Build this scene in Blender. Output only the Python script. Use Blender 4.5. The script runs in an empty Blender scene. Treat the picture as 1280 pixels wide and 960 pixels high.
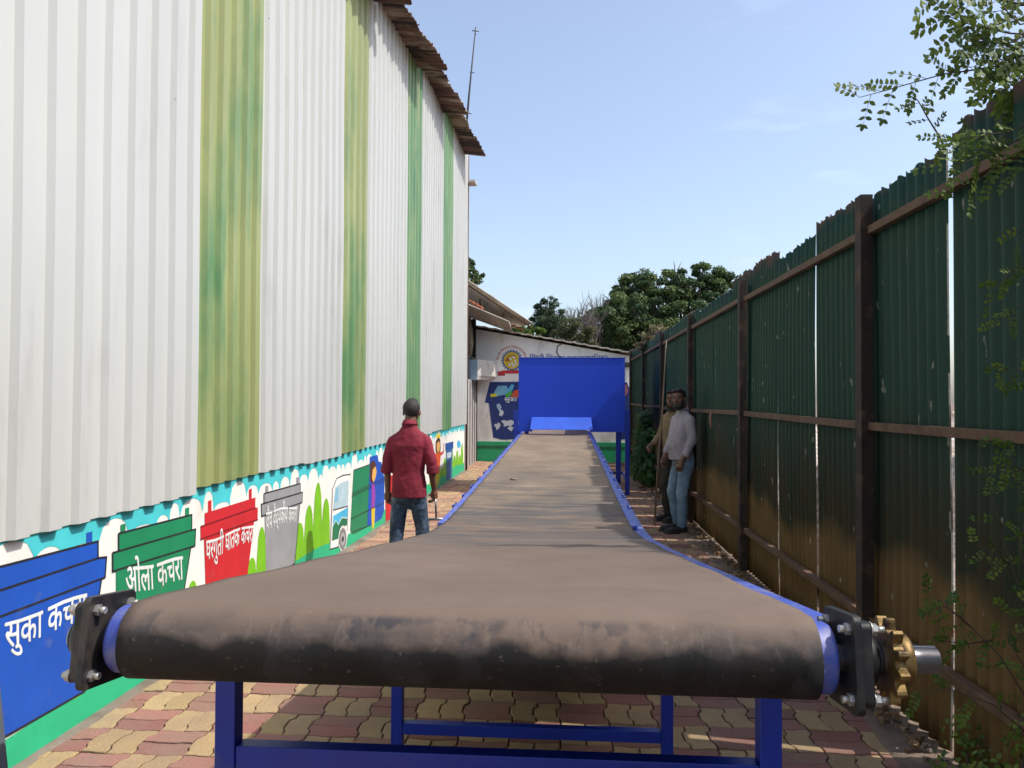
import bpy, bmesh, math, random
import numpy as np
from mathutils import Vector, Matrix
R = math.radians
PI = math.pi
rnd = random.Random(7)
SC = bpy.context.scene
COL = SC.collection

# ---------------------------------------------------------------- camera
F, CX, CY, EYE = 960.0, 640.0, 480.0, 1.6
YAW, PIT, ROLL = R(3.58), R(1.07), R(0.3)
cf = Vector((-math.sin(YAW)*math.cos(PIT), math.cos(YAW)*math.cos(PIT), math.sin(PIT)))
cr = Vector((math.cos(YAW), math.sin(YAW), 0))
cu = cr.cross(cf)
cr, cu = cr*math.cos(ROLL)+cu*math.sin(ROLL), cu*math.cos(ROLL)-cr*math.sin(ROLL)
cd = bpy.data.cameras.new('camera'); cam = bpy.data.objects.new('camera', cd); COL.objects.link(cam)
cd.sensor_width = 36; cd.lens = 27; cd.clip_start = 0.05; cd.clip_end = 2000
M = Matrix((cr, cu, -cf)).transposed().to_4x4(); M.translation = Vector((0, 0, EYE))
cam.matrix_world = M
SC.camera = cam

# ---------------------------------------------------------------- light
SUN_EL, SUN_AZ = R(52.5), R(98)          # azimuth clockwise from +Y (down the lane)
w = bpy.data.worlds.new('World'); SC.world = w; w.use_nodes = True
nt = w.node_tree; bg = nt.nodes['Background']
sky = nt.nodes.new('ShaderNodeTexSky'); sky.sky_type = 'NISHITA'; sky.sun_disc = False
sky.sun_elevation = SUN_EL; sky.sun_rotation = SUN_AZ
sky.air_density = 1.0; sky.dust_density = 4.0; sky.ozone_density = 1.5; sky.altitude = 500
# thin wisps of cloud low in the sky
tc = nt.nodes.new('ShaderNodeTexCoord'); mp = nt.nodes.new('ShaderNodeMapping'); mp.inputs['Scale'].default_value = (1.6, 1.6, 7)
mp.inputs['Location'].default_value = (4.35, 2.1, 1.9)
nz = nt.nodes.new('ShaderNodeTexNoise'); nz.inputs['Scale'].default_value = 2.2; nz.inputs['Detail'].default_value = 7
rp = nt.nodes.new('ShaderNodeValToRGB'); rp.color_ramp.elements[0].position = .60; rp.color_ramp.elements[1].position = .80
rp.color_ramp.elements[0].color = (.06, .06, .06, 1); rp.color_ramp.elements[1].color = (.18, .18, .18, 1)
mx = nt.nodes.new('ShaderNodeMix'); mx.data_type = 'RGBA'; mx.inputs['B'].default_value = (8.5, 8.6, 8.9, 1)
nt.links.new(tc.outputs['Generated'], mp.inputs[0]); nt.links.new(mp.outputs[0], nz.inputs['Vector'])
nt.links.new(nz.outputs['Fac'], rp.inputs[0]); nt.links.new(rp.outputs[0], mx.inputs['Factor'])
nt.links.new(sky.outputs[0], mx.inputs['A']); nt.links.new(mx.outputs['Result'], bg.inputs[0])
bg.inputs[1].default_value = 0.15
sd = bpy.data.lights.new('sun', 'SUN'); sd.energy = 2.7; sd.angle = R(.53); sd.color = (1, .955, .88)
so = bpy.data.objects.new('sun', sd); COL.objects.link(so)
L = Vector((math.sin(SUN_AZ)*math.cos(SUN_EL), math.cos(SUN_AZ)*math.cos(SUN_EL), math.sin(SUN_EL)))
so.rotation_euler = L.to_track_quat('Z', 'Y').to_euler(); so.location = (5, 3, 12)
vs = SC.view_settings; vs.view_transform = 'Standard'; vs.look = 'None'; vs.gamma = 1; vs.exposure = 0.68
SC.cycles.max_bounces = 8; SC.cycles.diffuse_bounces = 4

# ---------------------------------------------------------------- helpers
def ray(x, y): return cf + cr*((x-CX)/F) - cu*((y-CY)/F)
CAMP = Vector((0, 0, EYE))
def atY(x, y, Y): d = ray(x, y); return CAMP + d*(Y/d.y)          # the place a photo point has at distance Y down the lane
def atX(x, y, X): d = ray(x, y); return CAMP + d*(X/d.x)

def tag(o, label=None, cat=None, group=None, kind=None):
    if label: o['label'] = label
    if cat: o['category'] = cat
    if group: o['group'] = group
    if kind: o['kind'] = kind
    return o
def empty(name, loc, label, cat, group=None, rz=0):
    o = bpy.data.objects.new(name, None); COL.objects.link(o); o.location = loc; o.rotation_euler = (0, 0, rz)
    o.empty_display_size = .2
    return tag(o, label, cat, group)

class MB:
    """collects shapes in one mesh; coordinates are those of the object"""
    def __init__(s): s.v = []; s.f = []; s.m = []; s.sm = []
    def add(s, vs_, fs, mi=0, smooth=False):
        b = len(s.v); s.v += [tuple(p) for p in vs_]
        for f in fs: s.f.append([b+i for i in f]); s.m.append(mi); s.sm.append(smooth)
    def box(s, a, b, mi=0, rot=None, c=None):
        x0, y0, z0 = a; x1, y1, z1 = b
        P = [Vector(p) for p in ((x0,y0,z0),(x1,y0,z0),(x1,y1,z0),(x0,y1,z0),(x0,y0,z1),(x1,y0,z1),(x1,y1,z1),(x0,y1,z1))]
        if rot is not None:
            cc = Vector(c) if c is not None else (Vector(a)+Vector(b))/2
            P = [rot @ (p-cc) + cc for p in P]
        s.add(P, [(0,3,2,1),(4,5,6,7),(0,1,5,4),(1,2,6,5),(2,3,7,6),(3,0,4,7)], mi)
    def tube(s, pts, rad, n=10, mi=0, smooth=True, cap=True, flat=1.0):
        pts = [Vector(p) for p in pts]
        if not isinstance(rad, (list, tuple)): rad = [rad]*len(pts)
        rings = []; up = None
        for i, p in enumerate(pts):
            t = (pts[min(i+1, len(pts)-1)] - pts[max(i-1, 0)]).normalized()
            if up is None: up = Vector((0,0,1)) if abs(t.z) < .9 else Vector((1,0,0))
            a = t.cross(up)
            if a.length < 1e-4: a = t.cross(Vector((0,1,0)))
            a.normalize(); b = a.cross(t).normalized(); up = b
            rings.append([p + a*math.cos(2*PI*k/n)*rad[i] + b*math.sin(2*PI*k/n)*rad[i]*flat for k in range(n)])
        b0 = len(s.v)
        for r_ in rings: s.v += [tuple(q) for q in r_]
        for i in range(len(pts)-1):
            for k in range(n):
                k2 = (k+1) % n
                s.f.append([b0+i*n+k, b0+i*n+k2, b0+(i+1)*n+k2, b0+(i+1)*n+k]); s.m.append(mi); s.sm.append(smooth)
        if cap:
            s.f.append([b0+k for k in range(n)][::-1]); s.m.append(mi); s.sm.append(False)
            e = b0+(len(pts)-1)*n; s.f.append([e+k for k in range(n)]); s.m.append(mi); s.sm.append(False)
    def ball(s, c, r, n=12, m=8, mi=0, rot=None):
        c = Vector(c)
        if not isinstance(r, (tuple, list)): r = (r, r, r)
        V = []
        for j in range(m+1):
            th = PI*j/m
            for i in range(n):
                p = Vector((r[0]*math.sin(th)*math.cos(2*PI*i/n), r[1]*math.sin(th)*math.sin(2*PI*i/n), r[2]*math.cos(th)))
                if rot is not None: p = rot @ p
                V.append(c+p)
        Fc = []
        for j in range(m):
            for i in range(n):
                Fc.append((j*n+i, (j+1)*n+i, (j+1)*n+(i+1) % n, j*n+(i+1) % n))
        s.add(V, Fc, mi, True)
    def loft(s, rings, n=28, mi=0, pw=2.3):
        """closed body through super-elliptic rings (x, y, z, rx, ry)"""
        V = []
        import bisect
        K = []
        for a, b in zip(rings[:-1], rings[1:]):
            for k in range(4):
                t = k/4; t2 = t*t*(3-2*t)*.5+t*.5; K.append([p*(1-t2)+q_*t2 for p, q_ in zip(a, b)])
        K.append(list(rings[-1]))
        for (x, y, z, rx, ry) in K:
            for i in range(n):
                c, d = math.cos(2*PI*i/n), math.sin(2*PI*i/n)
                V.append((x+rx*math.copysign(abs(c)**(2/pw), c), y+ry*math.copysign(abs(d)**(2/pw), d), z))
        Fc = [list(range(n))[::-1], [(len(K)-1)*n+i for i in range(n)]]
        for j in range(len(K)-1):
            for i in range(n): Fc.append([j*n+i, j*n+(i+1) % n, (j+1)*n+(i+1) % n, (j+1)*n+i])
        s.add(V, Fc, mi, True)
    def prism(s, outline, a, b, axis='x', mi=0, smooth=False):
        """outline of (u,v) extruded from a to b along an axis"""
        n = len(outline)
        def P(u, v, t):
            return {'x': (t, u, v), 'y': (u, t, v), 'z': (u, v, t)}[axis]
        V = [P(u, v, a) for u, v in outline] + [P(u, v, b) for u, v in outline]
        s.add(V, [list(range(n))[::-1], list(range(n, 2*n))], mi)
        b0 = len(s.v) - 2*n
        for i in range(n):
            j = (i+1) % n; s.f.append([b0+i, b0+j, b0+n+j, b0+n+i]); s.m.append(mi); s.sm.append(smooth)
    def build(s, name, mats, parent=None, bevel=0, loc=None, fix=True):
        me = bpy.data.meshes.new(name); me.from_pydata(s.v, [], s.f); me.update()
        if not isinstance(mats, (list, tuple)): mats = [mats]
        for m_ in mats: me.materials.append(m_)
        me.polygons.foreach_set('material_index', s.m); me.polygons.foreach_set('use_smooth', s.sm)
        if fix:
            bm = bmesh.new(); bm.from_mesh(me); bmesh.ops.recalc_face_normals(bm, faces=bm.faces); bm.to_mesh(me); bm.free()
        o = bpy.data.objects.new(name, me); COL.objects.link(o)
        if parent is not None: o.parent = parent
        if loc is not None: o.location = loc
        if bevel:
            md = o.modifiers.new('bevel', 'BEVEL'); md.width = bevel; md.segments = 2; md.limit_method = 'ANGLE'; md.angle_limit = R(40)
        return o

# ---------------------------------------------------------------- materials
MATS = {}
def mat(name, col, rough=.6, metal=0, noise=None, bump=None, spec=.5, dirt=None, sss=None):
    """noise=(scale, amount, stretch) value variation; dirt=(colour, scale, lo, hi, stretch); bump=(scale,strength,dist,stretch)"""
    if name in MATS: return MATS[name]
    m = bpy.data.materials.new(name); m.use_nodes = True; t = m.node_tree; N = t.nodes; K = t.links
    p = N['Principled BSDF']; p.inputs['Base Color'].default_value = (*col, 1); p.inputs['Roughness'].default_value = rough
    p.inputs['Metallic'].default_value = metal; p.inputs['Specular IOR Level'].default_value = spec
    co = N.new('ShaderNodeTexCoord')
    def ns(scale, st=(1,1,1), detail=6, ro=.6):
        mp_ = N.new('ShaderNodeMapping'); mp_.inputs['Scale'].default_value = st; K.new(co.outputs['Object'], mp_.inputs[0])
        n_ = N.new('ShaderNodeTexNoise'); n_.inputs['Scale'].default_value = scale; n_.inputs['Detail'].default_value = detail
        n_.inputs['Roughness'].default_value = ro; K.new(mp_.outputs[0], n_.inputs['Vector']); return n_
    cur = None
    if noise:
        n_ = ns(noise[0], noise[2] if len(noise) > 2 else (1,1,1))
        r_ = N.new('ShaderNodeMapRange'); r_.inputs[1].default_value = .3; r_.inputs[2].default_value = .7
        r_.inputs[3].default_value = 1-noise[1]; r_.inputs[4].default_value = 1+noise[1]; K.new(n_.outputs['Fac'], r_.inputs[0])
        mu = N.new('ShaderNodeVectorMath'); mu.operation = 'SCALE'; mu.inputs[0].default_value = col; K.new(r_.outputs[0], mu.inputs['Scale'])
        cur = mu.outputs[0]
    if dirt:
        for d in (dirt if isinstance(dirt, list) else [dirt]):
            n_ = ns(d[1], d[4] if len(d) > 4 else (1,1,1), 8, .65)
            r_ = N.new('ShaderNodeMapRange'); r_.inputs[1].default_value = d[2]; r_.inputs[2].default_value = d[3]; K.new(n_.outputs['Fac'], r_.inputs[0])
            x_ = N.new('ShaderNodeMix'); x_.data_type = 'RGBA'; x_.inputs['B'].default_value = (*d[0], 1)
            K.new(r_.outputs[0], x_.inputs['Factor'])
            if cur: K.new(cur, x_.inputs['A'])
            else: x_.inputs['A'].default_value = (*col, 1)
            cur = x_.outputs['Result']
    if cur: K.new(cur, p.inputs['Base Color'])
    if bump:
        n_ = ns(bump[0], bump[3] if len(bump) > 3 else (1,1,1))
        b_ = N.new('ShaderNodeBump'); b_.inputs['Strength'].default_value = bump[1]; b_.inputs['Distance'].default_value = bump[2]
        K.new(n_.outputs['Fac'], b_.inputs['Height']); K.new(b_.outputs[0], p.inputs['Normal'])
    MATS[name] = m; return m
def leafmat(name, col, col2):
    m = bpy.data.materials.new(name); m.use_nodes = True; t = m.node_tree; N = t.nodes; K = t.links
    p = N['Principled BSDF']; p.inputs['Roughness'].default_value = .55; p.inputs['Specular IOR Level'].default_value = .35
    g = N.new('ShaderNodeAttribute'); g.attribute_name = 'tint'
    x = N.new('ShaderNodeMix'); x.data_type = 'RGBA'; x.inputs['A'].default_value = (*col, 1); x.inputs['B'].default_value = (*col2, 1)
    K.new(g.outputs['Fac'], x.inputs['Factor']); K.new(x.outputs['Result'], p.inputs['Base Color'])
    tr = N.new('ShaderNodeBsdfTranslucent'); K.new(x.outputs['Result'], tr.inputs[0])
    ms = N.new('ShaderNodeMixShader'); ms.inputs[0].default_value = .35
    K.new(p.outputs[0], ms.inputs[1]); K.new(tr.outputs[0], ms.inputs[2]); K.new(ms.outputs[0], N['Material Output'].inputs[0])
    return m

RUST = mat('rusty steel', (.085, .045, .028), .8, noise=(14, .4), dirt=((.16, .075, .035), 9, .45, .7), bump=(60, .3, .003))
CLADW = mat('white painted sheet', (.475, .485, .462), .42, noise=(1.2, .05, (1,1,.25)),
            dirt=[((.34, .335, .31), 3.0, .56, .80, (1, 1, .18)), ((.10, .09, .08), 11, .715, .735, (1, 1, .45))], bump=(1.5, .12, .02, (1,1,.3)))
CLADG = mat('green painted sheet', (.27, .30, .12), .45, noise=(2.5, .12, (1,1,.2)),
            dirt=[((.09, .21, .08), .8, .50, .63, (1, 1, .30)), ((.06, .07, .05), 14, .72, .76, (1, 1, .5))], bump=(1.5, .12, .02, (1,1,.3)))
CLADG2 = mat('deep green painted sheet', (.15, .27, .12), .45, noise=(2.5, .12, (1,1,.2)),
            dirt=[((.06, .18, .085), .75, .45, .62, (1, 1, .30)), ((.30, .34, .16), 1.1, .56, .7, (1,1,.3))], bump=(1.5, .12, .02, (1,1,.3)))
ROOFR = mat('rusty roof sheet', (.12, .065, .048), .85, noise=(3, .4, (1, 2, 1)), dirt=[((.36, .29, .22), 1.3, .48, .56, (.3,1,1)), ((.045,.028,.024), 2.0, .52, .58, (.3,1,1))])
ASB = mat('asbestos sheet', (.50, .45, .38), .9, noise=(3, .2), dirt=((.16, .13, .10), 4, .55, .75))
CONC = mat('cement', (.20, .165, .13), .9, noise=(8, .2), dirt=((.12, .09, .065), 3, .45, .7), bump=(80, .4, .004))
WALLW = mat('limewashed wall', (.74, .73, .68), .85, noise=(4, .04), dirt=((.50, .46, .38), 2.3, .56, .8), bump=(70, .25, .002))
BLUEM = mat('royal blue enamel', (.005, .030, .33), .38, noise=(5, .10), dirt=((.10, .11, .20), 7, .60, .85), bump=(12, .05, .004))
BLUEP = mat('bright blue enamel', (.001, .046, .54), .5, noise=(1.6, .08, (1,1,.5)), dirt=((.01, .05, .36), 2.5, .60, .9), bump=(2.5, .10, .012))
BLUEL = mat('dusty blue rail paint', (.055, .09, .40), .5, noise=(20, .15), dirt=[((.22, .21, .28), 12, .48, .70), ((.03,.03,.06), 5, .62, .68)])
STEEL = mat('dark cast iron', (.022, .022, .024), .45, .3, noise=(20, .3), dirt=((.09, .07, .055), 10, .5, .75), bump=(70, .3, .002))
SHAFT = mat('machined shaft steel', (.34, .34, .36), .35, .9, noise=(30, .15, (.2,1,1)), dirt=((.10, .07, .05), 20, .58, .75))
BRASS = mat('yellow plated steel', (.26, .17, .06), .5, .7, noise=(25, .35), dirt=[((.045, .028, .018), 16, .46, .62), ((.30, .26, .20), 30, .60, .75)], bump=(120,.4,.001))
BOLT = mat('zinc bolt', (.45, .44, .41), .4, .7, noise=(40, .2))

# ---------------------------------------------------------------- ground
gm = mat('dusty soil', (.20, .145, .105), .95, noise=(3, .25), dirt=((.11, .08, .06), 5, .45, .7), bump=(30, .7, .02))
g = MB(); g.add([(-300,-100,-.03),(300,-100,-.03),(300,500,-.03),(-300,500,-.03)], [(0,1,2,3)]); tag(g.build('ground', gm), kind='structure')
b = MB(); b.add([(-2.45,-3,-.012),(1.68,-3,-.012),(1.68,19.45,-.012),(-2.05,19.45,-.012)], [(0,1,2,3)])
tag(b.build('paving_bed', mat('joint sand', (.075, .055, .042), .95, noise=(30, .3))), kind='structure')

def paving():
    A = .0115
    def tri(t):
        t = (t / .24) % 1
        if t < .06: return t/.06
        if t < .44: return 1-(t-.06)*.5
        if t < .56: return .81-(t-.44)*13.5
        if t < .94: return -.81-(t-.56)*.5
        return -1+(t-.94)/.06
    V = []; Fs = []; C_ = []
    rr = random.Random(3)
    i0, i1 = -11, 8; j0, j1 = -12, 81
    for i in range(i0, i1):
        for j in range(j0, j1):
            x, y = i*.24, j*.24
            red = (i+j) % 2 == 0
            for k in range(2):
                if red: r_ = (x, y+k*.12, x+.24, y+k*.12+.12)
                else: r_ = (x+k*.12, y, x+k*.12+.12, y+.24)
                cxm, cym = (r_[0]+r_[2])/2, (r_[1]+r_[3])/2
                if cxm < -2.44+.0167*cym or cxm > 1.60 + .05*math.sin(cym*1.7): continue
                dz = rr.uniform(-.0035, .003); tx = rr.uniform(-.012, .012); ty = rr.uniform(-.012, .012)
                base = (.255, .105, .088) if red else (.39, .275, .135)
                dist = min(1, max(0, (cym-4.5)/7))
                if cym > 4.5 and rr.random() < .7*dist: base = (.40, .22, .14)
                v = rr.uniform(.82, 1.14); dust = rr.uniform(0, .22) + .15*dist
                colr = [c_*v*(1-dust)+d_*dust for c_, d_ in zip(base, (.42, .30, .20))]
                out = []
                def edge(ax, ay, bx, by):
                    n = 24 if abs(bx-ax)+abs(by-ay) > .2 else 12
                    if cym > 9: n //= 2
                    for q in range(n):
                        t_ = q/n; out.append((ax+(bx-ax)*t_, ay+(by-ay)*t_))
                edge(r_[0], r_[1], r_[2], r_[1]); edge(r_[2], r_[1], r_[2], r_[3]); edge(r_[2], r_[3], r_[0], r_[3]); edge(r_[0], r_[3], r_[0], r_[1])
                P = [(u + A*tri(v_+.06), v_ + A*.4*tri(u+.06)) for u, v_ in out]
                n = len(P); b0 = len(V)
                for ins, z in ((.0035, -.010), (.0035, -.003), (.0075, 0)):
                    for u, v_ in P:
                        du, dv = u-cxm, v_-cym
                        hx, hy = (r_[2]-r_[0])/2, (r_[3]-r_[1])/2
                        uu = cxm + du*(hx-ins)/hx; vv = cym + dv*(hy-ins)/hy
                        V.append((uu, vv, z+dz+(uu-cxm)*tx+(vv-cym)*ty))
                for L_ in range(2):
                    for q in range(n):
                        Fs.append((b0+L_*n+q, b0+L_*n+(q+1) % n, b0+(L_+1)*n+(q+1) % n, b0+(L_+1)*n+q)); C_.append(colr)
                Fs.append([b0+2*n+q for q in range(n)]); C_.append(colr)
    me = bpy.data.meshes.new('paved_path'); me.from_pydata(V, [], Fs); me.update()
    at = me.attributes.new('brick', 'FLOAT_COLOR', 'FACE')
    at.data.foreach_set('color', np.array([(*c_, 1) for c_ in C_], dtype=np.float32).ravel())
    m = bpy.data.materials.new('interlocking paver'); m.use_nodes = True; t = m.node_tree; N = t.nodes; K = t.links
    p = N['Principled BSDF']; p.inputs['Roughness'].default_value = .9; p.inputs['Specular IOR Level'].default_value = .3
    a_ = N.new('ShaderNodeAttribute'); a_.attribute_name = 'brick'
    co = N.new('ShaderNodeTexCoord')
    n1 = N.new('ShaderNodeTexNoise'); n1.inputs['Scale'].default_value = 160; n1.inputs['Detail'].default_value = 4
    n2 = N.new('ShaderNodeTexNoise'); n2.inputs['Scale'].default_value = 3; n2.inputs['Detail'].default_value = 8; n2.inputs['Roughness'].default_value = .7
    for n_ in (n1, n2): K.new(co.outputs['Object'], n_.inputs['Vector'])
    r1 = N.new('ShaderNodeMapRange'); r1.inputs[1].default_value = .3; r1.inputs[2].default_value = .7; r1.inputs[3].default_value = .72; r1.inputs[4].default_value = 1.25
    K.new(n1.outputs['Fac'], r1.inputs[0])
    mu = N.new('ShaderNodeVectorMath'); mu.operation = 'SCALE'; K.new(a_.outputs['Color'], mu.inputs[0]); K.new(r1.outputs[0], mu.inputs['Scale'])
    r2 = N.new('ShaderNodeMapRange'); r2.inputs[1].default_value = .42; r2.inputs[2].default_value = .70; r2.inputs[4].default_value = .7; K.new(n2.outputs['Fac'], r2.inputs[0])
    x = N.new('ShaderNodeMix'); x.data_type = 'RGBA'; x.inputs['B'].default_value = (.23, .165, .12, 1)
    K.new(mu.outputs[0], x.inputs['A']); K.new(r2.outputs[0], x.inputs['Factor']); K.new(x.outputs['Result'], p.inputs['Base Color'])
    bp = N.new('ShaderNodeBump'); bp.inputs['Strength'].default_value = .6; bp.inputs['Distance'].default_value = .003; K.new(n1.outputs['Fac'], bp.inputs['Height']); K.new(bp.outputs[0], p.inputs['Normal'])
    me.materials.append(m)
    o = bpy.data.objects.new('paved_path', me); COL.objects.link(o); tag(o, kind='structure')
paving()

def rough_strip(name, x0, x1, y0, y1, nx, ny, hfun, m):
    V = []; Fs = []
    for j in range(ny+1):
        y = y0+(y1-y0)*j/ny
        a_, b_ = x0(y), x1(y)
        for i in range(nx+1):
            x = a_+(b_-a_)*i/nx; V.append((x, y, hfun(x, y, i/nx)))
    for j in range(ny):
        for i in range(nx): q = j*(nx+1)+i; Fs.append((q, q+1, q+nx+2, q+nx+1))
    mb = MB(); mb.add(V, Fs, 0, True); return mb.build(name, m, fix=False)
r2 = random.Random(11)
def h_dirt(x, y, t):
    return .008 + .05*t*t*(.6+.4*math.sin(y*2.1)) + r2.uniform(-.004, .006) - (.02 if t == 0 else 0)
tag(rough_strip('soil_verge', lambda y: 1.47+.05*math.sin(y*1.9)+.03*math.sin(y*4.7), lambda y: 1.95, -2, 19.4, 14, 300, h_dirt, gm), kind='structure')
tag(rough_strip('cement_edge', lambda y: -2.45+.0167*y, lambda y: -2.29+.0167*y+.03*math.sin(y*3.1)+.02*math.sin(y*7.3), -2, 16.9, 4, 200,
                lambda x, y, t: .010+r2.uniform(-.001, .0015)-(.03 if t == 1 else 0), CONC), kind='structure')
def scatter(name, n, fn, sz, m, label=None):
    mb = MB(); q = random.Random(5)
    for _ in range(n):
        x, y, z = fn(q); s_ = q.uniform(*sz)
        P = [Vector((q.uniform(.5,1)*sx*s_, q.uniform(.5,1)*sy*s_, q.uniform(.3,.8)*sz_*s_)) for sx in (-1,1) for sy in (-1,1) for sz_ in (-1,1)]
        ro = Matrix.Rotation(q.uniform(0, 6), 3, 'Z'); P = [ro @ p + Vector((x, y, z)) for p in P]
        mb.add(P, [(0,1,3,2),(4,6,7,5),(0,4,5,1),(2,3,7,6),(0,2,6,4),(1,5,7,3)])
    o = mb.build(name, m); return o
STONE = mat('rubble', (.21, .165, .13), .95, noise=(9, .5), bump=(40, .5, .01))
DRYL = mat('dry litter', (.20, .12, .065), .9, noise=(20, .6))
tag(scatter('loose_stones', 900, lambda q: (1.70-abs(q.gauss(0,.09)), q.uniform(1.5, 19), .03), (.003, .013), STONE), 'loose stones and grit along the foot of the fence', 'stones', kind='stuff')
tag(scatter('fallen_leaves', 600, lambda q: (1.67-abs(q.gauss(0,.08)), q.uniform(2, 19), .045), (.006, .024), DRYL), 'dry leaves and litter along the foot of the fence', 'leaf litter', kind='stuff')

# ---------------------------------------------------------------- left shed with painted plinth wall
WX0, WK = -2.390, .0167
wall_end = 16.9
def wallX(y): return WX0 + WK*y
wn = Vector((1, -WK, 0)).normalized(); wd = Vector((WK, 1, 0)).normalized()
def wp(x, y, off=0.0):                                               # photo point -> point on the plinth wall
    d = ray(x, y); P0 = Vector((WX0, 0, 0)); t = (P0-CAMP).dot(wn)/d.dot(wn); return CAMP + d*t + wn*off
def wsz(s, z, off=0.0): return Vector((WX0, 0, 0)) + wd*s + Vector((0, 0, z)) + wn*off

plinth = empty('plinth_wall', (wallX(9), 9, 0), 'low white wall painted with a mural of bins under the ribbed shed cladding', 'wall')
def to_plinth(P): return Vector(P) - Vector((wallX(9), 9, 0))
mb = MB(); V = [to_plinth(wsz(s_, z, o_)) for s_ in (-3, wall_end) for z in (-.05, 1.25) for o_ in (-.22, 0)]
mb.add(V, [(0,1,3,2),(4,6,7,5),(0,4,5,1),(2,3,7,6),(0,2,6,4),(1,5,7,3)]); mb.build('masonry', WALLW, plinth)

PAINT = {}
def paint(col, dirt=True):
    k = tuple(col)
    if k not in PAINT:
        PAINT[k] = mat('wall paint %d' % len(PAINT), col, .6, noise=(5, .10), dirt=((col[0]*.6+.08, col[1]*.6+.08, col[2]*.6+.06), 6, .60, .8), bump=(70, .25, .002))
    return PAINT[k]
class Mural:
    def __init__(s): s.b = bmesh.new(); s.mats = []
    def mi(s, col):
        m = paint(col)
        if m not in s.mats: s.mats.append(m)
        return s.mats.index(m)
    def poly(s, P, col):
        vs_ = [s.b.verts.new(p) for p in P]
        f = s.b.faces.new(vs_); f.material_index = s.mi(col)
        f.normal_update()
        bmesh.ops.triangulate(s.b, faces=[f])
    def stroke(s, P, wdt, col, up=None, nrm=None):
        P = [Vector(p) for p in P]; nrm = nrm or wn; i_ = s.mi(col)
        for a_, b_ in zip(P[:-1], P[1:]):
            t_ = (b_-a_)
            if t_.length < 1e-5: continue
            t_.normalize(); q = t_.cross(nrm)*wdt/2
            vs_ = [s.b.verts.new(p) for p in (a_-q-t_*wdt*.3, b_-q+t_*wdt*.3, b_+q+t_*wdt*.3, a_+q-t_*wdt*.3)]
            f = s.b.faces.new(vs_); f.material_index = i_
    def done(s, name, parent, conv):
        for v in s.b.verts: v.co = conv(v.co)
        bmesh.ops.recalc_face_normals(s.b, faces=s.b.faces)
        me = bpy.data.meshes.new(name); s.b.to_mesh(me); s.b.free()
        for m in s.mats: me.materials.append(m)
        o = bpy.data.objects.new(name, me); COL.objects.link(o); o.parent = parent; return o

def lettering(body, fn, col, parent, conv, bold=.010, name='lettering', nrm=None):
    """painted lettering; fn(u,v) maps the unit box of the text onto the surface"""
    c = bpy.data.curves.new('t', 'FONT'); c.body = body; c.resolution_u = 4
    o = bpy.data.objects.new('t', c); COL.objects.link(o)
    bpy.context.view_layer.update()
    me = bpy.data.meshes.new_from_object(o.evaluated_get(bpy.context.evaluated_depsgraph_get()))
    bpy.data.objects.remove(o); bpy.data.curves.remove(c)
    # a broad brush: three strokes of the same letters, each laid a hair over and beside the last
    V0 = [v.co.copy() for v in me.vertices]; F0 = [list(p.vertices) for p in me.polygons if p.area > 1e-7]
    x0, x1, y0, y1 = min(v.x for v in V0), max(v.x for v in V0), min(v.y for v in V0), max(v.y for v in V0)
    Vn = []; Fn = []; ph = len(body)
    for k, (dx, dy) in enumerate(((0, 0), (bold*2.6, 0), (bold*1.3, bold*2.2))):
        b0 = len(Vn)
        for v in V0:
            u, w_ = (v.x+dx-x0)/(x1-x0), (v.y+dy-y0)/(y1-y0)
            Vn.append(conv(fn(u + .008*math.sin(5*w_+ph), w_ + .040*math.sin(7*u+ph))) + (nrm or wn)*.0005*k)
        Fn += [[b0+i for i in f] for f in F0]
    bpy.data.meshes.remove(me); me = bpy.data.meshes.new(name); me.from_pydata(Vn, [], Fn); me.update()
    me.name = name; me.materials.clear(); me.materials.append(paint(col))
    n = bpy.data.objects.new(name, me); COL.objects.link(n); n.parent = parent; return n
def quad_text(body, tl, tr, bl, br, col, parent, off, bold=.006):
    a, b_, c, d = (wp(*p, off) for p in (bl, br, tl, tr))
    lettering(body, lambda u, v: (a*(1-u)+b_*u)*(1-v) + (c*(1-u)+d*u)*v, col, parent, to_plinth, bold)

def Z1(pts): return [(x/2.284, 540+y/2.284) for x, y in pts]         # photo points read off enlargements
def Z2(pts): return [(240+x/3.556, 520+y/3.556) for x, y in pts]
def Z6(pts): return [(360+x/4.8, 520+y/4.8) for x, y in pts]
def W(pts, off): return [wp(x, y, off) for x, y in pts]
CYAN=(.06,.52,.56); EMER=(.02,.42,.20); LIME=(.17,.46,.01); BLK=(.015,.015,.02); WHT=(.78,.77,.74)
q = random.Random(21)
# turquoise sky over scalloped clouds
m_ = Mural(); low = []; s_ = -3.0; off = .0015
while s_ < wall_end-.02:
    wd_ = q.uniform(.10, .30); wd_ = min(wd_, wall_end-s_-.001); h_ = q.uniform(.04, .12); z_ = q.uniform(.82, .90)
    for k in range(9):
        t_ = k/8; low.append(wsz(s_+wd_*t_, z_ + h_*math.sqrt(max(0, 1-(2*t_-1)**2)), off))
    s_ += wd_
for i in range(0, len(low)-1):
    a_, b_ = low[i], low[i+1]
    m_.poly([a_, b_, Vector((b_.x, b_.y, 1.249)), Vector((a_.x, a_.y, 1.249))], CYAN)
m_.done('painted_sky', plinth, to_plinth)
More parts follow.
